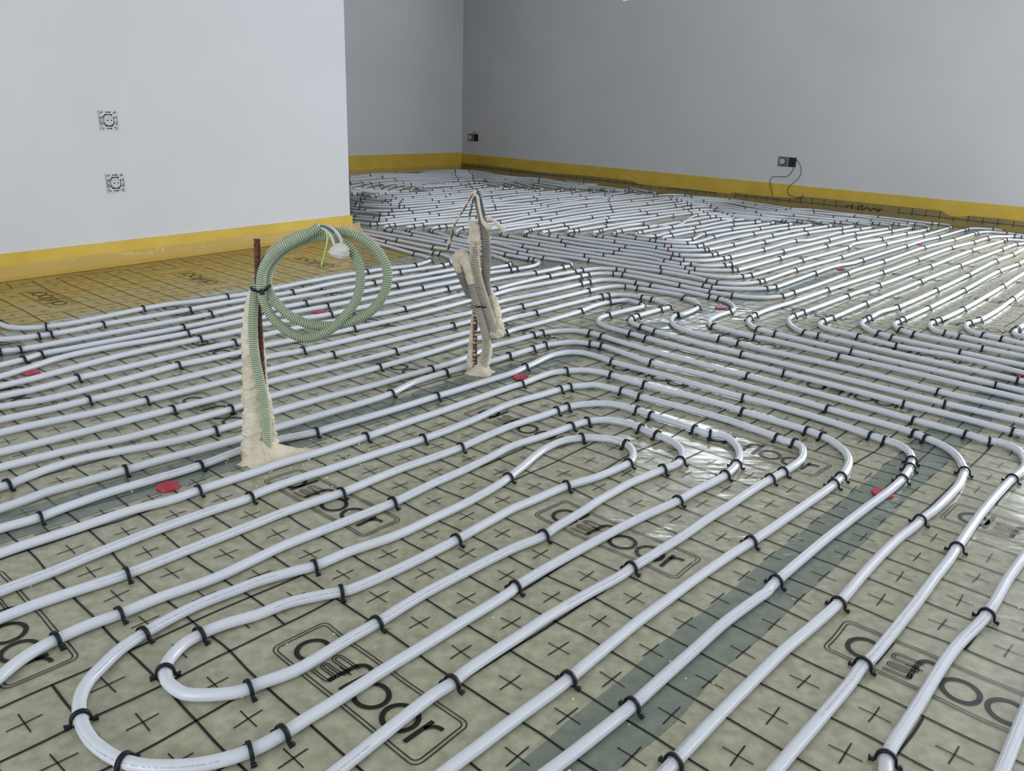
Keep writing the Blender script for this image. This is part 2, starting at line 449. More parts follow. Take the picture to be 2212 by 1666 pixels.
# lettering "d floor" with the little pipe serpentine
def arc(cx, cy, r, a0, a1, n=14): return [(cx + r * math.cos(math.radians(a0 + (a1-a0) * k / n)), cy + r * math.sin(math.radians(a0 + (a1-a0) * k / n))) for k in range(n + 1)]
def rrect(x0, y0, x1, y1, r):
    P = []
    for cx, cy, a in ((x1 - r, y1 - r, 0), (x0 + r, y1 - r, 90), (x0 + r, y0 + r, 180), (x1 - r, y0 + r, 270)): P += arc(cx, cy, r, a, a + 90, 5)
    return P + [P[0]]
def dens(P, n=4):
    o = []
    for a, b in zip(P[:-1], P[1:]):
        m = max(1, int(math.hypot(b[0]-a[0], b[1]-a[1]) / 0.12))
        o += lerp_pts(a, b, m)[:-1]
    return o + [P[-1]]
def logo_strokes(full=True):
    """strokes in a frame 3.30 wide (x) and 1.0 high (y): (points, width in cells)"""
    s = []
    s.append((dens(rrect(0.0, 0.0, 3.30, 1.0, 0.13)), 0.017)); s.append((dens(rrect(0.06, 0.06, 3.24, 0.94, 0.09)), 0.017))
    bw = 0.070
    s.append((arc(0.50, 0.46, 0.25, 0, 360, 26), bw)); s.append((dens([(0.765, 0.20), (0.765, 0.90)]), bw + .01))          # d
    s.append((dens([(1.28, 0.19), (1.28, 0.62)]) + arc(1.42, 0.66, 0.14, 165, 60, 7), bw)); s.append((dens([(1.14, 0.50), (1.40, 0.50)]), 0.02))   # f
    s.append((dens([(1.55, 0.19), (1.55, 0.90)]), bw + .01))                                                                  # l
    s.append((arc(1.93, 0.44, 0.245, 0, 360, 26), bw)); s.append((arc(2.52, 0.44, 0.245, 0, 360, 26), bw))                    # o o
    s.append((dens([(2.88, 0.19), (2.88, 0.70)]), bw)); s.append((arc(3.06, 0.50, 0.17, 172, 75, 8), bw - .008))              # r
    for off in (0.0, 0.045):                                                                                                  # pipe serpentine
        P = [(1.42, 0.66 - off)]
        P += [(1.02, 0.66 - off)] if False else []
        P = arc(0.98, 0.60, 0.09 - off, 90, 270, 8)
        P = [(1.36, 0.69 - off)] + P + arc(1.26, 0.47, 0.04 + off, 90, -90, 6) + arc(0.98, 0.36, 0.07 - off * .9, 90, 270, 8) + arc(1.22, 0.245, 0.045 + off, 90, -90, 6) + [(0.90, 0.20 - off)]
        s.append((dens(P), 0.017))
    return s
LS = logo_strokes()
for a, b, s in LOGOS:
    c = g2w(a + .5 * s, b + 1.65 * s)
    if not inside(c, -0.2) or c.y < 0.1 or abs(c.x) > 0.75 * c.y + 0.5 or c.length > 6.5: continue
    for P, w in LS:
        Q = [(a + s * y, b + s * x) for x, y in P]
        if all(inside(g2w(*q), 0.005) for q in (Q[0], Q[len(Q)//2], Q[-1])): stroke(Q, w * CELL * 1.08, 0.0012, 1, False)
tag(link('floor', fl.mesh(), [M['foil'], M['print'], M['overlap'], M['print_pale']], smooth=False), kind='structure')

# ------------------------------------------------------------------ yellow edge strips
def edge_strip(name, p, q, n, z0, z1, th, wav=0.004, seed=0.0, end=False):
    d = q - p; a = d.normalized(); K = max(2, int(d.length / 0.08))
    v, f = [], []
    for k in range(K + 1):
        b = p + d * (k / K); w = wav * (1 + noise.noise(Vector((k * 0.23 + seed, seed, 0))))
        for off, z in ((0.0, z1), (th + w, z1 + 0.002 * noise.noise(Vector((k * .3, 5 + seed, 0)))), (th + w, (z0 + z1) / 2), (th + w, z0), (0.0, z0)):
            c = b - n * off; v.append(Vector((c.x, c.y, z)))
        if k:
            o = (k - 1) * 5
            for s in range(4): f.append((o + s, o + s + 1, o + s + 6, o + s + 5))
    f.append((0, 1, 2, 3, 4)); o = K * 5; f.append((o + 4, o + 3, o + 2, o + 1, o))
    return tag(link(name, mesh_from(v, f), M['yellow'], smooth=False), kind='structure')
bl = edge_strip('baseboard_left', P_LC - TL * 4.6, P_LC + TL * 0.006, NL, 0.002, 0.0992, 0.008, seed=1)
bb = edge_strip('baseboard_back', RECE, P_RB, NB, 0.002, 0.1695, 0.008, 0.006, seed=2)
br = edge_strip('baseboard_right', P_RB + TR * 0.0, P_RW, NR, 0.002, 0.1601, 0.008, seed=3)
def apron(name, p, q, n, prof, seed, parent):
    d = q - p; K = int(d.length / 0.03); v, f = [], []; m = len(prof)
    for k in range(K + 1):
        b = p + d * (k / K)
        for s, (off, z) in enumerate(prof):
            nz = noise.noise(Vector((k * 0.16 + seed, s * 0.7, 1)))
            o2 = off + (0.012 * nz if 0 < s < m - 1 else 0.06 * nz if s == m - 1 else 0); z2 = max(0.0016, z + (0.004 * nz if z > 0.006 else 0.0006 * nz))
            c = b - n * o2; v.append(Vector((c.x, c.y, z2)))
        if k:
            o = (k - 1) * m
            for s in range(m - 1): f.append((o + s, o + s + 1, o + s + 1 + m, o + s + m))
    o = link(name, mesh_from(v, f), M['apron'], parent, smooth=True); o['label'] = 'thin clear film flap, yellowish and crinkled'
    return o
apron('film_apron', P_LC - TL * 4.6, P_LC + TL * 0.05, NL, [(0.0185, 0.060), (0.024, 0.040), (0.038, 0.021), (0.062, 0.009), (0.095, 0.004), (0.20, 0.003), (0.34, 0.003), (0.50, 0.003), (0.66, 0.002)], 3, bl)
apron('film_apron', RECE, P_RB - TB * 0.02, NB, [(0.016, 0.05), (0.03, 0.02), (0.06, 0.007), (0.12, 0.003), (0.2, 0.002)], 8, bb)
# printed foil turned up against the right wall
fu = MB(); K = 150; L_ = (P_RW - P_RB).length
def ufac(s): return 0.089 if 3.55 < s < 4.55 else 0.060 + 0.012 * noise.noise(Vector((s * 1.3, 0.5, 0))) + (0.010 if noise.noise(Vector((s * 0.8, 7.5, 0))) > 0.05 else -0.006)
v, f = [], []
for k in range(K + 1):
    s = L_ * k / K; b = P_RB + TR * s; top = ufac(s)
    for off, z in ((0.020, top), (0.022, top * .5), (0.030, 0.010), (0.05, 0.0016)):
        c = b - NR * off; v.append(Vector((c.x, c.y, z)))
    if k:
        o = (k - 1) * 4
        for s_ in range(3): f.append((o + s_, o + s_ + 1, o + s_ + 5, o + s_ + 4))
fu.add((v, f), 0)
def useg(s, z0, s1, z1, w):
    a = P_RB + TR * s - NR * 0.0235; b = P_RB + TR * s1 - NR * 0.0235
    d = Vector((s1 - s, z1 - z0)); l = d.length; nx, nz = -d.y / l * w / 2, d.x / l * w / 2
    vs = []
    for (ss, zz, sg) in ((s, z0, 1), (s, z0, -1), (s1, z1, -1), (s1, z1, 1)):
        c = P_RB + TR * (ss + nx * sg) - NR * 0.0238; vs.append(Vector((c.x, c.y, zz + nz * sg)))
    fu.add((vs, [(0, 1, 2, 3)]), 1)
s = 0.10
DF = [3.874]
while s < L_ - 0.1:
    for s0 in DF:
        if s0 - 0.03 < s < s0 + 0.31: break
    else:
        useg(s, 0.004, s, ufac(s) - 0.002, 0.0036)
        if ufac(s) > 0.052 and ufac(s + CELL) > 0.052: useg(s, 0.048, s + CELL, 0.048, 0.0030)
    s += CELL
for s0 in DF:
    for P, w in LS[2:]:
        for a, b in zip(P[:-1], P[1:]): useg(s0 + a[0] * CELL, 0.003 + a[1] * CELL * 0.92, s0 + b[0] * CELL, 0.003 + b[1] * CELL * 0.92, w * CELL * 1.05) if min(a[1], b[1]) > 0.10 and max(a[1], b[1]) * CELL * .92 + 0.003 < ufac(s0 + a[0] * CELL) - 0.001 else None
o = link('foil_upturn', fu.mesh(), [M['upturn'], M['print']], br, smooth=False); o['label'] = 'printed grey-green foil turned up over the foam'

# ------------------------------------------------------------------ heating pipes
R_P = 0.0077
PIPES = [
('white heating pipe winding through both nested hairpins in the foreground','foreground double hairpin pipe','left edge',(-663,474,0,-599,818,0,-594,845,0,-585,869,0,-571,892,1,-547,923,0,-517,951,1,-481,991,0,-423,1045,0,-379,1103,0,-351,1141,0,-280,1217,0,-201,1302,1,-143,1379,0,-86,1448,0,-36,1515,0,4,1571,0,78,1638,0,132,1693,1,170,1725,1,205,1739,0,236,1735,0,272,1714,0,286,1694,1,316,1659,1,342,1628,0,354,1589,0,353,1559,0,342,1526,1,326,1505,0,299,1482,1,223,1411,0,205,1390,0,155,1330,0,130,1295,0,76,1228,0,60,1204,1,9,1159,0,-63,1083,0,-120,1019,0,-171,951,1,-201,915,0,-229,878,0,-255,847,0,-293,820,0,-300,813,1,-318,804,0,-351,799,0,-371,800,0,-388,810,0,-401,822,0,-409,837,1,-414,857,0,-412,875,0,-407,894,0,-395,912,1,-381,928,0,-359,945,0,-336,959,0,-297,993,0,-233,1023,1,-224,1027,0,-178,1070,0,-122,1132,0,-81,1181,1,-71,1194,0,-19,1261,0,8,1295,0,44,1330,0,107,1393,1,163,1434,0,200,1468,0,235,1506,1,247,1532,0,252,1565,0,247,1597,0,242,1604,1,219,1626,0,180,1632,0,151,1629,1,113,1611,0,76,1570,0,51,1527,0,28,1477,0,10,1442,0,-1,1420,1,-24,1381,0,-73,1312,0,-128,1247,0,-180,1187,0,-245,1132,0,-287,1088,1,-310,1074,0,-360,1039,0,-379,1020,0,-411,990,0,-441,953,0,-467,910,1,-482,877,0,-489,841,0,-492,818,0,-489,793,0,-481,772,0,-470,754,1,-459,739,0,-440,720,0,-415,703,0,-393,693,1,-370,688,0,-346,688,0,-317,692,0,-294,700,0,-268,714,1,-240,741,1,-222,763,0,-193,797,0,-137,866,0,-111,896,0,-57,960,0,10,1040,0,15,1050,1,52,1094,0,106,1153,0,226,1277,0,305,1349,1,344,1391,0,417,1465,1,452,1519,1,471,1568,0,476,1609,0,470,1652,0,455,1673,0,433,1673,1,405,1702,1,366,1740,0,321,1779,1,293,1809,1,260,1832,0,237,1845,0,198,1844,0,165,1834,0,130,1813,1,104,1786,1,54,1735,0,3,1685,0,-53,1617,0,-100,1555,1,-147,1504,0,-210,1439,0,-266,1371,0,-297,1333,1,-320,1311,0,-380,1251,0,-412,1212,0,-436,1184,0,-492,1119,0,-551,1049,1,-612,992,0,-642,962,0,-667,932,0,-893,665,0)),
('white heating pipe running just outside the foreground hairpins','pipe just outside the foreground hairpins','bottom edge',(-376,408,0,-169,691,0,-158,706,0,-134,740,0,-79,815,0,-60,835,1,-50,851,0,0,910,0,12,923,0,56,974,0,114,1034,0,165,1083,0,181,1100,0,192,1115,1,204,1127,0,238,1163,0,288,1217,0,344,1282,0,399,1342,0,456,1407,0,496,1449,0,501,1454,1,536,1489,1,568,1523,0,595,1559,0,607,1587,0,615,1624,0,607,1643,1,587,1653,0,578,1670,1,563,1689,0,521,1735,0,479,1778,0,409,1833,0,356,1871,0,312,1905,1,272,1943,1,245,1961,0,210,1981,0,174,1971,0,144,1959,1,117,1936,1,71,1891,0,1,1827,0,-94,1696,0,-181,1592,1,-232,1542,0,-337,1433,0,-397,1373,0,-444,1317,0,-450,1303,1,-505,1244,0,-561,1180,0,-616,1109,0,-666,1039,0,-697,1002,0,-703,994,0,-919,719,0)),
('second white heating pipe out from the foreground hairpins','second pipe outside the foreground hairpins','bottom edge',(-288,435,0,-55,696,0,-22,733,0,14,774,0,74,840,0,82,850,1,127,906,0,183,974,0,238,1036,0,287,1091,0,352,1160,0,400,1208,1,439,1248,0,528,1343,0,587,1406,0,618,1441,1,645,1476,1,667,1510,0,689,1553,0,700,1601,0,697,1641,0,690,1669,0,681,1686,1,658,1718,1,620,1754,0,589,1783,0,543,1825,1,499,1870,0,427,1928,0,376,1963,0,336,1997,1,297,2027,0,259,2068,1,228,2089,0,189,2100,0,141,2086,1,105,2069,0,59,2017,0,22,1968,1,0,1946,0,-84,1846,0,-158,1758,0,-227,1680,0,-300,1592,1,-348,1539,0,-385,1499,0,-439,1446,0,-471,1408,0,-511,1364,0,-548,1323,1,-577,1287,0,-633,1239,0,-690,1173,0,-741,1118,0,-762,1092,0,-980,819,0)),
('third white heating pipe out from the foreground hairpins, crossing a red cap','third pipe outside the foreground hairpins','bottom edge',(-195,455,0,54,701,0,80,727,0,151,802,0,155,807,1,163,816,0,191,849,0,248,915,0,303,979,0,358,1035,0,387,1063,0,389,1067,0,407,1090,1,475,1167,0,533,1231,0,589,1290,0,646,1350,0,717,1423,0,764,1477,1,803,1532,1,823,1568,1,836,1601,0,839,1625,0,831,1659,0,813,1677,1,793,1701,1,742,1765,0,693,1817,0,618,1886,0,568,1924,1,496,1983,0,421,2058,0,340,2127,0,273,2184,1,225,2242,0,194,2261,0,161,2262,0,120,2237,0,93,2204,0,61,2151,0,33,2107,1,-1,2054,0,-90,1954,0,-143,1893,0,-178,1856,1,-240,1785,0,-308,1712,0,-371,1648,0,-406,1610,1,-477,1559,0,-524,1511,0,-583,1426,1,-647,1356,0,-702,1297,0,-750,1231,0,-764,1207,1,-805,1166,0,-1053,918,0)),
('fourth white heating pipe out from the foreground hairpins','fourth pipe outside the foreground hairpins','bottom edge',(-40,434,0,179,707,0,189,719,1,200,732,0,257,798,0,312,860,0,339,890,0,367,921,0,418,972,0,482,1038,1,539,1107,0,597,1175,0,648,1231,0,710,1292,0,721,1305,1,768,1350,0,825,1412,0,863,1457,0,896,1504,0,908,1522,1,919,1550,0,930,1588,0,934,1635,0,926,1671,0,912,1696,1,899,1724,1,852,1777,0,792,1829,0,755,1864,1,699,1923,0,642,1972,0,568,2041,0,491,2106,0,382,2189,1,325,2259,0,260,2339,1,226,2357,1,187,2369,0,149,2359,0,92,2324,1,55,2284,1,-3,2214,0,-12,2204,1,-62,2147,0,-122,2094,0,-174,2039,1,-210,1997,0,-247,1947,0,-288,1864,1,-325,1813,0,-390,1740,0,-451,1672,0,-497,1621,0,-541,1569,0,-614,1494,0,-663,1447,0,-709,1394,1,-763,1338,0,-802,1296,0,-823,1261,0,-844,1231,0,-1049,947,0)),
('fifth white heating pipe out, bending at the right edge of the photo','fifth pipe outside the foreground hairpins','bottom edge',(64,451,0,297,712,0,323,741,0,379,802,0,435,864,0,464,899,1,476,909,0,543,983,0,601,1049,0,657,1115,0,711,1177,0,740,1213,1,773,1253,0,850,1345,0,930,1434,0,989,1496,1,1028,1534,0,1059,1573,0,1076,1607,0,1085,1641,0,1081,1672,0,1068,1691,0,1049,1694,1,1017,1731,1,979,1767,0,935,1808,1,866,1879,0,783,1960,0,668,2064,0,625,2100,1,563,2151,0,483,2228,0,397,2306,0,307,2401,0,270,2444,1,236,2477,1,195,2498,0,148,2493,0,86,2457,1,57,2429,1,-5,2357,0,-63,2293,0,-120,2191,0,-167,2120,0,-213,2062,1,-269,2000,0,-342,1915,0,-412,1844,0,-477,1774,0,-530,1711,0,-567,1657,0,-614,1599,1,-676,1536,0,-747,1486,0,-812,1436,0,-851,1385,0,-883,1318,1,-890,1309,0,-1090,1021,0)),
('straight white heating pipe in the bottom right corner, left of the last one','last pipe but one at bottom right','bottom edge',(275,399,0,418,718,0,426,736,1,502,826,0,598,936,0,688,1022,1,773,1121,0,840,1194,0,1075,1454,0)),
('short straight white heating pipe at the very bottom right corner','last pipe at bottom right','bottom edge',(319,458,0,547,724,0,579,762,0,620,811,0,846,1078,0)),
('white heating pipe turning at the leftmost bend of the mid-floor hairpin row','leftmost mid-floor hairpin pipe','left edge',(-1175,1130,0,-937,1387,0,-897,1430,0,-839,1488,0,-773,1544,0,-709,1620,0,-623,1724,1,-600,1760,0,-567,1808,0,-459,1933,0,-349,2063,1,-232,2208,0,-115,2365,0,-26,2448,1,-6,2478,0,105,2607,0,223,2757,1,282,2850,0,337,2908,1,399,2948,0,410,2949,0,435,2917,0,449,2888,1,448,2855,0,418,2823,0,314,2716,1,285,2675,0,273,2638,0,276,2600,0,298,2556,0,362,2488,1,404,2441,1,504,2340,0,697,2168,0,732,2137,1,840,2038,0,961,1921,1,1064,1829,0,1136,1757,1,1154,1743,0,1432,1531,0)),
('white heating pipe turning at the second bend from left of the mid-floor hairpin row','second mid-floor hairpin pipe','left edge',(-1218,1200,0,-976,1454,0,-920,1513,0,-861,1580,0,-798,1655,0,-748,1711,1,-692,1775,0,-631,1850,0,-599,1909,0,-482,2033,0,-328,2210,1,-243,2312,0,-123,2455,0,-8,2629,0,69,2710,1,175,2836,0,316,2993,1,344,3015,1,385,3036,0,434,3028,0,468,3002,1,501,2974,1,530,2936,0,545,2896,0,541,2859,1,504,2820,1,411,2715,1,388,2681,1,380,2644,0,386,2611,0,409,2572,1,443,2524,1,551,2407,0,661,2306,1,721,2254,0,891,2096,0,1067,1932,1,1198,1821,0,1466,1597,0)),
('white heating pipe turning at the third bend from left of the mid-floor hairpin row','third mid-floor hairpin pipe','left edge',(-1273,1293,0,-1033,1548,0,-973,1611,0,-906,1673,0,-827,1760,1,-747,1852,0,-665,1951,0,-628,2001,0,-556,2089,0,-490,2160,1,-402,2262,0,-191,2508,1,-134,2578,0,-9,2759,0,23,2792,1,131,2917,0,275,3085,1,336,3149,0,380,3181,0,427,3187,1,473,3160,1,548,3117,0,622,3060,0,627,3015,1,650,2971,0,657,2919,0,646,2871,1,567,2756,0,555,2751,1,547,2749,1,526,2701,0,516,2655,0,518,2603,0,532,2563,0,566,2519,0,632,2466,1,680,2420,1,749,2352,0,941,2186,0,1095,2025,1,1241,1897,0,1504,1666,0)),
('white heating pipe turning at the fourth bend from left of the mid-floor hairpin row','fourth mid-floor hairpin pipe','left edge',(-1315,1363,0,-1072,1615,0,-1010,1680,0,-952,1750,1,-859,1859,0,-783,1951,0,-699,2057,0,-662,2113,0,-579,2188,1,-421,2374,0,-268,2548,0,-137,2696,0,-62,2841,0,-14,2902,0,84,3003,0,253,3202,1,291,3247,1,349,3296,0,399,3305,0,480,3261,1,533,3219,1,598,3168,0,637,3143,0,730,3054,1,756,3025,1,776,2984,0,781,2922,0,773,2870,0,744,2820,1,692,2761,0,654,2701,0,639,2654,0,646,2612,1,683,2567,0,748,2496,1,783,2475,0,947,2318,1,1087,2192,0,1193,2086,0,1294,1989,0,1546,1746,0)),
('white heating pipe bowing past just above the mid-floor row of hairpin bends','bowed pipe just above the mid-floor hairpins','left edge',(-1386,1466,0,-1116,1689,0,-1046,1746,0,-982,1829,0,-917,1927,0,-857,2021,1,-801,2081,0,-734,2158,0,-695,2219,0,-610,2307,0,-487,2433,1,-347,2596,0,-249,2728,0,-155,2862,1,-77,2966,0,-16,3057,0,114,3191,0,261,3353,1,297,3396,1,362,3436,0,405,3435,1,445,3422,1,620,3273,0,651,3239,1,749,3142,1,821,3091,1,878,3073,0,940,3076,0,1012,3110,1,1076,3178,1,1205,3323,0,1446,3614,1,1507,3694,0,1747,3962,1,1963,4215,0,2167,4453,1,2487,4781,1,2750,5069,1,2793,5117,1,2902,5186,0,2992,5141,1,3028,5106,1,3055,5070,0,3268,4792,0)),
('second white heating pipe bowing past above the mid-floor row of hairpin bends','second bowed pipe above the mid-floor hairpins','left edge',(-1383,1488,0,-1154,1752,0,-1106,1807,0,-1051,1894,1,-956,2017,0,-878,2124,0,-785,2240,1,-766,2259,0,-729,2323,0,-642,2433,0,-476,2585,0,-369,2702,1,-307,2786,0,-224,2905,0,-162,2978,0,-88,3042,0,-74,3055,1,-17,3143,0,62,3247,0,134,3334,1,245,3452,1,278,3484,1,354,3537,0,432,3536,1,466,3508,1,552,3437,0,635,3362,0,745,3250,1,774,3230,1,810,3220,0,862,3216,0,916,3220,0,990,3242,1,1035,3275,1,1143,3405,0,1301,3603,1,1471,3807,0,1586,3904,0,1657,3987,1,1829,4188,0,2079,4473,1,2286,4712,0,2444,4870,1,2780,5241,1,2818,5279,1,2894,5332,0,2998,5311,1,3050,5277,1,3137,5213,0,3419,5006,0)),
('innermost white heating pipe loop among the far strands','innermost loop of the far strands','far end',(1440,5376,0,1357,5317,1,1033,4900,1,848,4687,1,743,4523,1,686,4503,0,650,4534,0,643,4571,0,657,4614,1,690,4654,1,779,4766,0,896,4894,1,1105,5130,1,1281,5343,1,1372,5397,0,1389,5434,0)),
('fourth white heating pipe out from the left wall, turning right of the grey conduits','fourth pipe out from the left wall','left edge',(-1459,1668,0,-1284,1971,0,-1255,2021,1,-1238,2073,1,-1191,2129,0,-1111,2224,0,-983,2379,1,-857,2556,0,-857,2573,0,-795,2630,0,-707,2734,1,-610,2844,0,-546,2935,0,-446,3057,1,-211,3341,0,-106,3459,0,-38,3538,1,-27,3571,1,-28,3608,0,-46,3661,0,-76,3720,0,-118,3768,0,-122,3730,0,-215,3865,0,-338,4005,0,-577,4200,0,-863,4405,1,-889,4430,0)),
('third white heating pipe out from the left wall, turning behind the grey conduits','third pipe out from the left wall','left edge',(-1650,1901,0,-1351,2084,1,-1312,2108,1,-1230,2203,0,-1149,2305,0,-1060,2416,0,-960,2545,1,-886,2665,0,-806,2761,0,-634,2959,0,-536,3090,1,-415,3220,0,-240,3431,1,-183,3513,0,-163,3561,0,-169,3624,0,-193,3685,0,-217,3744,1,-288,3856,0,-392,3919,1,-587,4093,1,-724,4217,0,-846,4302,0,-876,4330,0)),
('second white heating pipe out from the left wall','second pipe out from the left wall','left edge',(-1736,2051,0,-1415,2191,0,-1377,2208,0,-1335,2240,1,-1312,2259,1,-1267,2315,0,-1221,2380,1,-1127,2492,0,-1044,2594,1,-915,2759,0,-792,2889,1,-661,3090,0,-587,3168,0,-470,3310,1,-312,3480,1,-290,3528,1,-283,3592,0,-294,3665,0,-343,3752,1,-375,3776,1,-628,4014,1,-766,4164,0,-840,4253,0,-878,4306,0)),
('white heating pipe nearest the left wall, turning back behind the green coil','pipe nearest the left wall','left edge',(-1785,2565,0,-1509,2349,1,-1475,2323,0,-1444,2314,0,-1409,2313,0,-1365,2334,1,-1306,2395,0,-1266,2457,0,-1239,2499,0,-1189,2582,1,-1131,2655,0,-1052,2717,0,-987,2785,1,-934,2835,0,-879,2923,0,-798,3043,0,-684,3202,0,-599,3300,1,-541,3367,0,-425,3462,1,-395,3526,0,-375,3584,1,-381,3629,0,-422,3703,0,-458,3735,1,-613,3916,0,-717,4038,0,-776,4129,0,-839,4213,0)),
('white heating pipe turning at the fifth bend from left of the mid-floor hairpin row','fifth mid-floor hairpin pipe','upper right end',(3291,4781,0,3007,4987,0,2997,4994,1,2963,5012,1,2831,4978,0,2743,4902,1,2563,4712,1,2321,4472,1,1947,4043,1,1627,3678,1,1415,3450,0,1235,3253,1,1008,2998,0,895,2878,0,826,2790,1,793,2733,1,777,2691,0,775,2638,0,786,2598,1,827,2547,1,1003,2372,1,1283,2100,1,1330,2053,0,1576,1803,0)),
('white heating pipe turning at the sixth bend from left of the mid-floor hairpin row','sixth mid-floor hairpin pipe','upper right end',(3279,4809,0,2932,4855,0,2835,4868,1,2782,4807,1,2394,4403,1,1931,3874,1,1493,3386,1,1322,3205,0,1276,3152,1,1010,2852,1,960,2795,1,930,2749,0,914,2682,0,913,2630,0,929,2575,1,963,2545,1,1156,2349,0,1367,2146,1,1377,2135,0,1610,1873,0)),
('white heating pipe turning at the seventh bend from left of the mid-floor hairpin row','seventh mid-floor hairpin pipe','upper right end',(3161,4919,0,2864,4735,0,2795,4692,1,2592,4473,1,2095,3925,1,1712,3495,1,1297,3026,1,1223,2941,0,1088,2784,1,1041,2734,1,1017,2697,0,1013,2659,0,1028,2624,0,1055,2597,0,1091,2549,1,1170,2454,1,1321,2340,0,1423,2215,0,1645,1944,0)),
('white heating pipe turning at the eighth bend from left of the mid-floor hairpin row','eighth mid-floor hairpin pipe','upper right end',(2979,4808,0,2753,4541,0,2562,4315,1,2360,4098,1,2019,3693,1,1699,3322,1,1399,2988,1,1304,2903,0,1225,2804,1,1200,2776,1,1171,2733,0,1158,2678,0,1161,2628,0,1176,2597,1,1200,2553,1,1343,2407,1,1466,2289,0,1718,2047,0)),
('white heating pipe turning at the ninth bend from left of the mid-floor hairpin row','ninth mid-floor hairpin pipe','upper right end',(2751,4400,0,2521,4136,0,2428,4028,1,2219,3813,1,1821,3342,1,1516,2995,1,1340,2802,1,1308,2765,1,1281,2733,0,1269,2686,0,1270,2654,1,1291,2603,1,1438,2462,1,1520,2385,0,1775,2145,0)),
('white heating pipe turning at the tenth bend from left of the mid-floor hairpin row','tenth mid-floor hairpin pipe','upper right end',(2551,4063,0,2326,3794,0,2043,3456,1,1643,2993,1,1470,2811,1,1435,2778,1,1410,2751,0,1392,2703,0,1386,2658,0,1407,2636,1,1436,2597,1,1563,2459,0,1800,2202,0)),
('white heating pipe turning at the eleventh bend from left of the mid-floor hairpin row','eleventh mid-floor hairpin pipe','upper right end',(2309,3640,0,2084,3372,0,1944,3204,1,1754,2978,0,1619,2832,1,1563,2788,1,1532,2752,0,1513,2704,0,1509,2660,0,1525,2624,1,1565,2586,1,1604,2532,0,1812,2251,0)),
('white heating pipe turning at the rightmost bend of the mid-floor hairpin row','rightmost mid-floor hairpin pipe','upper right end',(1991,3040,0,1750,2786,0,1691,2725,1,1675,2705,1,1654,2677,0,1644,2642,0,1654,2619,0,1800,2301,0)),
('white heating pipe turning at the leftmost small hairpin along the far right wall','leftmost far hairpin pipe','left end',(-1198,6007,0,-1184,6011,1,-1153,6048,1,-1106,6028,1,-993,5954,0,-890,5966,1,-653,6186,1,-458,6417,1,-354,6567,0,-194,6795,1,-171,6830,1,-140,6880,0,-134,6926,0,-156,6986,0,-244,7110,0,-332,7196,1,-378,7192,1,-545,7075,1,-668,7035,1,-944,6926,1,-1050,6790,0,-1067,6641,1,-1060,6516,1,-1098,6421,1,-1248,6260,0)),
('white heating pipe turning at the second small hairpin from left along the far right wall','second far hairpin pipe','left end',(-412,7191,0,-429,7148,1,-481,6964,1,-734,6696,0,-754,6608,1,-772,6540,1,-755,6479,0,-660,6467,1,-533,6650,1,-432,6847,1,-401,6914,1,-296,7021,0,-271,6973,0,-273,6893,0,-304,6838,1,-377,6731,1,-574,6432,1,-755,6222,1,-959,6099,1,-1006,6061,1,-1022,5984,1,-1031,5899,0,-1014,5832,1,-981,5826,1,-850,5851,1,-744,5935,1,-506,6189,1,-346,6411,0,-219,6616,0,-131,6751,1,-80,6806,1,-51,6854,0,-46,6922,0,-61,6984,1,-86,6986,1,-119,7101,1,-243,7264,0,-298,7460,1,-404,7458,1,-529,7307,1,-783,7148,0,-973,7015,0,-1124,6814,1,-1160,6678,1,-1193,6454,1,-1266,6352,0)),
('white heating pipe turning at the third small hairpin from left along the far right wall','third far hairpin pipe','left end',(-1158,5816,0,-1075,5780,1,-1042,5762,1,-895,5706,1,-861,5705,1,-792,5766,1,-522,6040,1,-214,6453,1,44,6759,1,68,6805,1,81,6893,0,66,6968,1,41,6975,1,-70,7238,0,-248,7406,0,-416,7668,1,-537,7498,1,-800,7304,0,-1039,7161,1,-1209,6885,1,-1243,6758,1,-1294,6496,0)),
('white heating pipe turning at the fourth small hairpin from left along the far right wall','fourth far hairpin pipe','left end',(-1139,5719,0,-1045,5629,1,-894,5567,1,-861,5569,1,-789,5648,1,-597,5827,1,-209,6312,0,-24,6532,1,123,6682,1,158,6730,1,187,6819,0,192,6896,0,157,6961,1,127,6989,1,-25,7365,1,-252,7535,0,-423,7805,1,-568,7676,1,-815,7441,0,-1068,7244,1,-1288,6914,1,-1349,6775,1)),
('white heating pipe turning at the fifth small hairpin from left along the far right wall','fifth far hairpin pipe','left end',(-1110,5570,0,-1053,5492,1,-1008,5472,1,-828,5482,1,-780,5518,1,-544,5742,1,-198,6089,1,-82,6274,0,43,6432,0,288,6697,1,325,6762,1,347,6821,0,350,6897,0,341,6927,1,325,6948,1,131,7240,1,-122,7566,1,-257,7667,0,-437,7930,1,-591,7822,1,-829,7570,0,-1179,7330,1,-1386,6966,0)),
('white heating pipe turning at the sixth small hairpin from left along the far right wall','sixth far hairpin pipe','left end',(-1080,5429,0,-1034,5370,1,-1011,5384,1,-915,5351,0,-761,5379,1,-734,5404,1,-444,5687,1,-195,5941,0,-131,6020,1,153,6421,1,409,6677,1,445,6768,1,473,6819,0,475,6899,0,460,6959,1,433,6983,1,174,7390,1,-261,7783,0,-460,8009,1,-628,7902,1,-842,7691,0,-1194,7423,1,-1414,7108,0)),
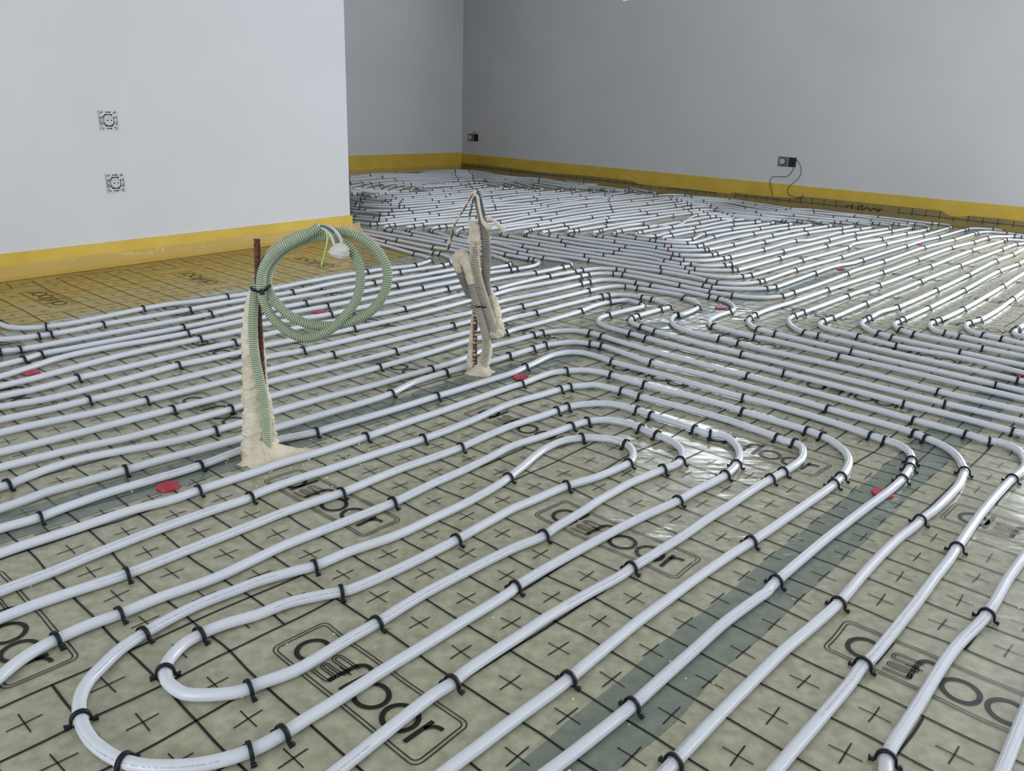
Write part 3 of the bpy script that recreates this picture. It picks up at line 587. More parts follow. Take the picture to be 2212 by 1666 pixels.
('white heating pipe turning at the seventh small hairpin from left along the far right wall','seventh far hairpin pipe','left end',(-1049,5268,0,-977,5196,1,-936,5165,1,-782,5201,1,-687,5275,1,-532,5452,1,-181,5856,1,-7,6119,0,107,6230,1,406,6528,1,552,6691,1,581,6752,1,604,6811,0,608,6886,0,600,6959,1,581,6996,1,421,7118,0,111,7512,1,-265,7888,0,-446,8091,1,-607,8023,1,-855,7807,0,-1306,7459,1,-1437,7227,0)),
('white heating pipe turning at the eighth small hairpin from left along the far right wall','eighth far hairpin pipe','left end',(-1017,5103,0,-908,5069,0,-820,5014,1,-777,5032,1,-650,5150,1,-318,5591,1,-187,5715,0,127,6096,1,382,6384,0,465,6458,1,674,6682,1,695,6714,1,717,6787,0,723,6873,0,700,6966,1,681,6998,1,428,7249,0,181,7617,1,-269,7997,0,-479,8217,1,-615,8135,1,-868,7928,0,-1124,7674,0,-1324,7563,1,-1457,7330,0)),
('white heating pipe turning at the ninth small hairpin from left along the far right wall','ninth far hairpin pipe','left end',(-979,4931,0,-944,4892,1,-828,4846,1,-799,4845,1,-732,4922,1,-542,5116,1,-161,5633,1,88,5825,1,281,6123,1,372,6209,0,657,6529,1,847,6805,1,869,6849,1,881,6895,0,870,6933,1,782,6951,1,589,7104,1,435,7372,0,116,7712,1,-272,8093,0,-492,8324,1,-627,8289,1,-881,8044,0,-945,7843,1,-1137,7762,0,-1444,7598,1,-1480,7443,0)),
('white heating pipe turning at the tenth small hairpin from left along the far right wall','tenth far hairpin pipe','left end',(-953,4796,0,-785,4749,1,-749,4764,1,-608,4940,0,-480,5066,1,-151,5454,1,149,5765,1,281,5996,0,365,6065,0,495,6270,1,708,6452,1,921,6729,1,942,6766,1,958,6817,0,957,6905,0,934,6939,1,907,6983,1,699,7201,0,519,7312,1,185,7787,1,-164,7822,1,-276,8199,0,-484,8417,1,-636,8408,1,-895,8172,0,-1152,7905,1,-1343,7676,1,-1499,7539,0)),
('white heating pipe turning at the rightmost small hairpin along the far right wall','rightmost far hairpin pipe','left end',(-925,4651,0,-806,4595,1,-778,4615,1,-687,4719,0,-594,4827,1,-262,5166,0,-171,5264,0,196,5702,1,358,5943,0,673,6304,1,997,6679,1,1028,6709,1,1059,6747,1,1092,6824,0,1100,6899,0,1083,6945,1,1064,6949,1,803,7373,1,565,7432,1,338,7765,1,-39,8077,1,-280,8300,0,-496,8512,1,-619,8542,1,-910,8303,0,-1070,8136,1,-1176,8026,0,-1498,7757,1,-1521,7652,0)),
('farthest short white pipe strand curving beyond the left wall corner','farthest short strand beyond the wall corner','left end',(-1237,6206,0,-1027,6346,1,-991,6474,1,-976,6690,1,-875,6877,1,-733,7005,0,-613,6951,1,-541,7018,0,-483,7068,0)),
('middle short white pipe strand curving beyond the left wall corner','middle short strand beyond the wall corner','left end',(-1221,6126,0,-1108,6202,0,-971,6306,1,-897,6558,1,-860,6759,1,-765,6821,1,-608,6895,0)),
('nearest short white pipe strand curving beyond the left wall corner','nearest short strand beyond the wall corner','left end',(-1230,6300,1,-1099,6153,0,-879,6299,1,-822,6357,1,-815,6629,1,-734,6761,0,-707,6748,0)),
('long white heating pipe snaking back and forth over the middle and far floor','long pipe snaking over the far floor','left edge',(-1359,1558,0,-1233,1885,0,-1205,1959,0,-1181,2032,0,-1144,2097,0,-1085,2169,0,-1019,2236,0,-947,2319,1,-831,2483,0,-771,2547,0,-625,2702,1,-589,2743,0,-481,2877,0,-348,3033,1,-200,3213,0,-103,3366,0,-25,3435,1,1,3464,1,48,3513,0,86,3570,0,97,3623,0,94,3658,0,81,3686,1,59,3708,1,-48,3795,1,-122,3878,0,-222,3976,0,-346,4090,1,-534,4270,1,-650,4384,1,-691,4422,1,-709,4454,0,-719,4514,0,-706,4568,1,-678,4601,1,-524,4775,1,-253,4999,1,-166,5106,0,105,5442,1,401,5901,0,650,6165,1,1046,6617,1,1080,6655,1,1153,6733,0,1218,6769,0,1324,6749,1,1362,6683,1,1483,6626,0,1629,6546,1,1799,6301,0,1956,6078,1,2108,6044,1,2277,5875,0,2456,5756,1,2709,5511,1,2749,5502,1,2776,5459,0,2768,5396,0,2746,5343,1,2709,5299,1,2373,4919,1,1992,4525,1,1690,4179,0,1576,4045,1,1236,3662,1,1019,3392,1,993,3366,1,885,3309,0,816,3323,1,784,3357,1,733,3426,0,624,3521,1,466,3616,0,329,3721,1,282,3757,0,55,3904,1,-130,4124,0,-232,4145,0,-345,4260,0,-439,4413,1,-458,4440,1,-464,4478,0,-453,4548,0,-432,4581,1,-397,4618,1,-276,4728,0,-154,4774,0,-105,4842,1,81,5156,0,238,5310,1,379,5538,0,633,5874,1,982,6225,1,1152,6443,1,1204,6459,1,1303,6454,0,1401,6408,1,1556,6335,0,1654,6175,0,1804,5905,1,1969,5791,0,2115,5656,1,2317,5534,1,2413,5406,1,2437,5381,1,2474,5348,0,2481,5302,0,2469,5264,1,2452,5248,1,2238,5041,1,1888,4681,1,1622,4379,1,1250,3953,1,965,3618,1,942,3605,1,836,3589,0,779,3598,1,743,3616,1,596,3745,0,409,3867,1,295,3953,0,113,4105,1,-22,4200,0,-136,4268,0,-139,4251,0,-191,4312,0,-205,4383,0,-201,4448,0,-173,4521,0,-145,4583,0,191,4974,1,316,5160,0,614,5547,1,952,5909,0,1122,6109,1,1242,6254,1,1303,6247,0,1368,6153,1,1481,6014,0,1636,5803,1,1853,5667,1,2134,5464,1,2170,5380,1,2203,5327,0,2218,5289,0,2209,5246,1,2184,5205,1,2070,5092,1,1904,4939,1,1585,4570,0,1507,4530,1,1239,4196,1,1008,3934,1,971,3898,1,852,3813,0,771,3816,1,722,3853,1,627,3960,0,501,4037,1,309,4169,0,231,4248,1,128,4328,0,53,4384,1,45,4388,1,36,4431,0,38,4496,0,56,4548,1,70,4584,1,171,4707,0,264,4837,1,340,4901,0,557,5217,1,840,5529,1,854,5542,0,1134,5837,1,1206,5934,1,1304,6009,0,1362,5979,1,1399,5943,1,1429,5790,0,1614,5603,1,1873,5493,0,1924,5333,1,1951,5300,0,1952,5244,1,1908,5189,1,1714,5002,0,1700,4998,1,1427,4701,1,1117,4322,1,948,4135,1,928,4119,1,809,4087,0,746,4098,1,696,4137,1,657,4172,0,504,4285,1,323,4396,0,306,4437,1,286,4489,1,277,4526,0,283,4594,0,309,4613,1,336,4638,1,507,4846,1,855,5271,0,997,5445,1,1145,5605,1,1227,5680,0,1249,5697,1,1303,5673,0,1366,5630,1,1386,5586,1,1532,5481,0,1687,5368,1,1704,5344,1,1720,5314,0,1720,5278,0,1705,5238,1,1664,5195,1,1427,4962,1,1177,4707,0,1068,4562,1,879,4318,1,725,4352,1,698,4372,1,632,4424,1,540,4509,1,525,4531,0,527,4571,0,537,4607,1,577,4677,1,753,4863,1,999,5148,1,1234,5443,1,1281,5472,1,1394,5485,1,1466,5393,0,1513,5342,1,1523,5316,0,1519,5285,0,1508,5270,0,1474,5246,1,1305,5105,1,996,4750,1,841,4565,1,798,4516,0,776,4466,0,771,4423,0,783,4401,1,852,4399,0,928,4453,1,1045,4677,1,1246,4895,1,1563,5223,1,1603,5285,1,1595,5332,0,1545,5381,1,1382,5566,1,1250,5581,1,1168,5508,1,884,4905,0,747,4989,1,659,4925,0,467,4664,1,448,4633,1,418,4585,0,412,4518,0,432,4458,1,459,4427,1,606,4314,0,749,4207,1,778,4202,1,843,4201,0,909,4219,1,949,4269,1,1331,4736,1,1617,5035,1,1824,5235,1,1830,5318,0,1807,5345,1,1787,5378,1,1617,5471,0,1442,5625,1,1408,5702,0,1359,5833,1,1315,5836,0,1240,5800,1,1147,5712,1,893,5451,1,876,5404,0,530,5065,1,281,4712,1,166,4566,1,141,4533,0,125,4503,1,135,4454,0,173,4399,1,216,4372,1,317,4298,0,541,4130,1,642,4070,0,748,3965,1,775,3950,1,867,3949,0,935,3988,1,965,4016,1,1311,4442,1,1673,4852,1,1969,5118,1,2084,5238,1,2105,5278,1,2106,5330,0,2066,5384,1,2033,5407,1,1844,5498,0,1607,5694,1,1452,5890,0,1390,6099,1,1329,6129,0,1247,6138,1,1212,6107,1,1104,5963,1,807,5632,1,456,5228,1,352,5104,0,110,4774,1,-58,4558,0,-85,4507,0,-90,4445,0,-77,4405,1,-43,4350,1,89,4224,0,243,4100,1,301,4048,0,465,3948,1,612,3860,0,676,3770,1,737,3710,1,785,3720,1,826,3686,0,934,3716,1,970,3745,1,1329,4167,1,1708,4597,1,1962,4888,1,2272,5169,1,2308,5220,1,2332,5285,0,2337,5342,0,2310,5375,1,2282,5414,1,1926,5657,0,1605,5981,1,1514,6156,0,1374,6277,1,1296,6340,0,1218,6356,1,1173,6316,1,915,6049,1,624,5719,1,370,5396,0,136,5048,1,-150,4668,0,-231,4644,0,-303,4571,1,-318,4500,0,-327,4445,0,-327,4406,0,-298,4325,1,-247,4239,0,-134,4114,0,-132,4164,0,33,4045,1,288,3843,0,317,3830,1,633,3609,1,740,3518,1,861,3445,0,952,3469,1,996,3505,1,1345,3918,1,1724,4358,1,1809,4494,0,2045,4707,1,2293,4963,1,2511,5177,1,2564,5252,1,2596,5330,0,2600,5397,0,2569,5445,1,2526,5465,1,2292,5750,1,2059,5880,1,1894,5975,1,1739,6200,1,1681,6329,1,1583,6450,0,1338,6557,1,1265,6585,0,1187,6589,1,1163,6567,1,820,6196,1,462,5804,1,390,5721,0,61,5246,1,-160,4942,0,-247,4897,0,-512,4677,0,-529,4642,1,-571,4581,1,-596,4541,0,-595,4465,0,-582,4437,1,-560,4403,1,-355,4196,0,-230,4082,0,-126,3990,0,9,3845,1,125,3745,1,212,3689,0,233,3658,0,240,3607,0,229,3571,1,197,3532,1,77,3391,1,-13,3315,0,-98,3221,0,-184,3108,0,-253,3024,1,-417,2815,0,-567,2635,0,-591,2598,1,-746,2459,0,-797,2398,0,-800,2378,0,-891,2265,1,-963,2180,0,-1023,2101,0,-1090,1989,0,-1148,1883,0,-1193,1818,0,-1394,1531,0))]
ORD = ['first', 'second', 'third', 'fourth', 'fifth', 'sixth', 'seventh', 'eighth', 'ninth', 'tenth', 'eleventh', 'twelfth', 'thirteenth', 'fourteenth', 'fifteenth', 'sixteenth', 'seventeenth', 'eighteenth', 'nineteenth', 'twentieth']
def ordinal(n):
    if n <= 20: return ORD[n - 1]
    tens = {2: 'twenty', 3: 'thirty', 4: 'forty', 5: 'fifty', 6: 'sixty', 7: 'seventy', 8: 'eighty', 9: 'ninety'}
    if n > 99: return str(n) + 'th'
    if n % 10 == 0: return tens[n // 10][:-1] + 'ieth'
    return tens[n // 10] + '-' + ORD[n % 10 - 1]
clips = []
for label, phrase, frm, data in PIPES:
    P = [Vector((data[k] / 1000.0, data[k+1] / 1000.0, 0)) for k in range(0, len(data), 3)]
    fl_ = [data[k+2] for k in range(0, len(data), 3)]
    dist = min(q.length for q in P)
    path = catmull(P, 0.016 if dist < 2.6 else 0.03)
    path = [Vector((q.x, q.y, R_P + 0.0012)) for q in path]
    seg = 16 if dist < 2.2 else 10
    o = link('heating_pipe', mesh_from(*tube(path, R_P, seg)), M['pipe'])
    tag(o, label, 'pipe', 'white floor heating pipes')
    if dist < 1.9:
        pm = MB(); rnd = random.Random(int(dist * 9973) + len(P)); on = True; left = rnd.uniform(0.2, 0.5)
        side = rnd.uniform(-0.5, 0.9)
        def flush(pm):
            if len(pm.f) > 8:
                q = link('print_line', pm.mesh(), M['ink'], o, smooth=False); q['label'] = 'line of tiny grey lettering along the pipe'
            return MB()
        for a, b in zip(path[:-1], path[1:]):
            d = b - a; l = d.length
            if l < 1e-6: continue
            left -= l
            if left < 0: on = not on; left = rnd.uniform(0.25, 0.6) if on else rnd.uniform(0.15, 0.5)
            if not on or a.length > 2.6:
                pm = flush(pm); continue
            t = d / l; nn = Vector((t.y, -t.x, 0)); nn = -nn if nn.y > 0 else nn      # towards the camera side
            up = (Vector((0, 0, 1)) * math.cos(side) + nn * math.sin(side)).normalized(); w2 = t.cross(up)
            x = 0.0005
            while x < l - 0.0012:
                cw = rnd.choice((0.0009, 0.0013, 0.0018)); g0 = a + t * x + up * (R_P + 0.00012); g1 = g0 + t * min(cw, l - x - 0.0003)
                hh = rnd.choice((0.0006, 0.0008, 0.0010)); tw = 0.00016
                pm.add(([g0 + w2 * hh, g1 + w2 * hh, g1 + w2 * (hh - 2*tw), g0 + w2 * (hh - 2*tw)], [(0, 1, 2, 3)]))
                pm.add(([g0 - w2 * hh, g0 + w2 * hh, g0 + w2 * hh + t * 2*tw, g0 - w2 * hh + t * 2*tw], [(0, 1, 2, 3)]))
                x += cw + rnd.choice((0.0006, 0.0006, 0.0022))
        flush(pm)
    n = 0
    for k, c in enumerate(fl_):
        if not c: continue
        n += 1
        t = (P[min(k+1, len(P)-1)] - P[k]); u = (P[k] - P[max(k-1, 0)])
        if u.length > 1e-6: u = u.normalized()
        if t.length > 1e-6: t = t.normalized()
        clips.append((P[k], (t + u).normalized(), n, phrase, frm))
# ------------------------------------------------------------------ black clips over the pipes
def clip_mesh(fine=True):
    prof = [(-0.0175, 0.0030), (-0.0150, 0.0034), (-0.0122, 0.0030), (-0.0107, 0.0050), (-0.0103, 0.0090)]
    K = 8 if fine else 5
    for k in range(1, K):
        a = math.pi - math.pi * k / K; prof.append((0.0101 * math.cos(a), 0.0089 + 0.0101 * math.sin(a)))
    prof += [(-x, z) for x, z in prof[:5]][::-1]
    w = 0.0026; th = 0.0014
    v, f = [], []
    n = len(prof)
    for k, (x, z) in enumerate(prof):
        a = Vector(prof[min(k+1, n-1)]) - Vector(prof[max(k-1, 0)]); a = a.normalized(); nx, nz = -a.y, a.x
        ww = w * (1.35 if k in (0, 1, n-2, n-1) else 1.0); tt = th * (1.5 if k in (0, n-1) else 1.0)
        for sx, sn in ((-1, -1), (-1, 1), (1, 1), (1, -1)):
            v.append(Vector((sx * ww, x + nx * tt * sn, max(0.0006, z + nz * tt * sn))))
    for k in range(n - 1):
        for s in range(4):
            s2 = (s + 1) % 4; f.append((k*4 + s, k*4 + s2, (k+1)*4 + s2, (k+1)*4 + s))
    f.append((3, 2, 1, 0)); o = (n-1)*4; f.append((o, o+1, o+2, o+3))
    return v, f
cm = mesh_from(*clip_mesh(True)); cm.name = 'pipe_clip'; cm.materials.append(M['black'])
cm.polygons.foreach_set('use_smooth', [True] * len(cm.polygons))
clips.sort(key=lambda c: (c[0] - Vector((0, 0, -0.68))).length)
rest = MB(); cv, cf = clip_mesh(False)
random.seed(4)
for idx, (p, t, n, phrase, frm) in enumerate(clips):
    ang = math.atan2(t.y, t.x) + random.uniform(-0.12, 0.12)
    if idx < 300:
        o = bpy.data.objects.new('pipe_clip', cm); COL.objects.link(o)
        o.location = (p.x, p.y, 0); o.rotation_euler = (0, 0, ang); o.scale = (random.uniform(0.9, 1.1), 1, random.uniform(0.98, 1.05))
        tag(o, '%s black clip from the %s on the %s' % (ordinal(n), frm, phrase), 'clip', 'black clips pinning the heating pipes')
    else:
        Mz = Matrix.Translation(Vector((p.x, p.y, 0))) @ Matrix.Rotation(ang, 4, 'Z')
        rest.add(([Mz @ q for q in cv], cf))
o = link('pipe_clip', rest.mesh(), M['black'])
tag(o, 'many small black clips on the white pipes across the far floor', 'clip', kind='stuff')

# ------------------------------------------------------------------ red caps
CAPS = [(-0.6116,1.3467,0.000,'red plastic cap in the left foreground beside the plaster mound'),(-1.1906,1.9414,0.000,'red plastic cap near the left edge of the photo'),(0.0220,2.0405,0.000,'red plastic cap right of the grey conduits'),(0.7061,1.4245,0.000,'red plastic cap half under a pipe in the right foreground'),(-0.6388,2.6448,0.000,'red plastic cap seen through the green coil'),(0.7359,2.9146,0.000,'red plastic cap beside the glinting foil at mid floor'),(1.4791,3.7680,0.000,'red plastic cap on the right floor, nearer of the two there'),(2.2203,4.6238,0.000,'red plastic cap on the right floor, nearer the right wall'),(1.4213,2.2298,0.000,'red plastic cap cut by the right edge of the photo'),(-0.6864,4.1826,0.000,'small red cap behind the right rim of the green coil'),(0.0862,3.5857,0.000,'red cap edge peeping under a far bend right of grey conduits'),(0.7835,4.3143,0.000,'tiny red cap beyond the bowed pipes at mid distance'),(1.5153,5.1681,0.000,'tiny red cap on the far floor below the green wires')]
for (x, y, tilt, lab) in CAPS:
    bm = bmesh.new()
    bmesh.ops.create_cone(bm, cap_ends=True, segments=36, radius1=0.0205, radius2=0.0195, depth=0.003)
    bmesh.ops.translate(bm, vec=(0, 0, 0.0032), verts=bm.verts)
    r = bmesh.ops.create_cone(bm, cap_ends=True, segments=24, radius1=0.004, radius2=0.003, depth=0.0012)
    bmesh.ops.translate(bm, vec=(0, 0, 0.0049), verts=r['verts'])
    o = link('red_cap', bm, M['red'], smooth=False)
    o.location = (x, y, 0); o.rotation_euler = (tilt, tilt * .5, 0)
    tag(o, lab, 'cap', 'red plastic caps on the floor')

# ------------------------------------------------------------------ conduits, bars and plaster coming out of the floor
def conduit(name, P, r, pitch, mr, mg, parent=None, seg=14, depth=0.16):
    path = catmull(P, pitch / 4)
    # even resampling so the ribs keep one pitch
    ev = [path[0]]; acc = 0.0; step = pitch / 4
    for a, b in zip(path[:-1], path[1:]):
        l = (b - a).length
        while l > 1e-9 and acc + l >= step:
            a = a.lerp(b, (step - acc) / l); l = (b - a).length; acc = 0.0; ev.append(a)
        acc += l
    rad = [r * (1.0 if k % 4 in (0, 1) else 1.0 - depth * (1.0 if k % 4 == 3 else 0.75)) for k in range(len(ev))]
    v, f = tube(ev, rad, seg)
    mi = [1 if ((q[0] // seg) % 4 in (2, 3) and len(q) == 4) else 0 for q in f]
    return link(name, mesh_from(v, f, mi), [mr, mg], parent)
def rebar(name, P, r, m, parent=None):
    path = catmull(P, 0.0035)
    v, f = tube(path, [r * (1.16 if k % 3 == 0 else 0.96) for k in range(len(path))], 12)
    return link(name, mesh_from(v, f), m, parent, smooth=False)
def wire(name, P, r, m, parent=None, seg=8):
    return link(name, mesh_from(*tube(catmull(P, 0.004), r, seg)), m, parent)
def lumpy(name, P, R, m, parent=None, lump=0.16, lscale=70, seed=0.0, step=0.0014, seg=26):
    path = catmull(P, step)
    # radii follow the control points by arc length
    L0 = [0.0]
    for a, b in zip(P[:-1], P[1:]): L0.append(L0[-1] + (b - a).length)
    Lp = [0.0]
    for a, b in zip(path[:-1], path[1:]): Lp.append(Lp[-1] + (b - a).length)
    rad = []
    for s in Lp:
        s = min(s / Lp[-1] * L0[-1], L0[-1]); k = 0
        while k < len(L0) - 2 and s > L0[k+1]: k += 1
        u = (s - L0[k]) / max(L0[k+1] - L0[k], 1e-6); rad.append(R[k] * (1 - u) + R[k+1] * u)
    def rib(i):
        q = path[i] * 40
        return 1 + 0.035 * math.sin(Lp[i] * 2 * math.pi / 0.0046) * (0.5 + noise.noise(q)) + 0.10 * noise.noise(Vector((Lp[i] * 55, seed, 0)))
    return link(name, mesh_from(*tube(path, rad, seg, rfun=rib, lump=lump * 2.2, lscale=lscale * 1.6, seed=seed)), m, parent)
def VV(L): return [Vector(q) for q in L]
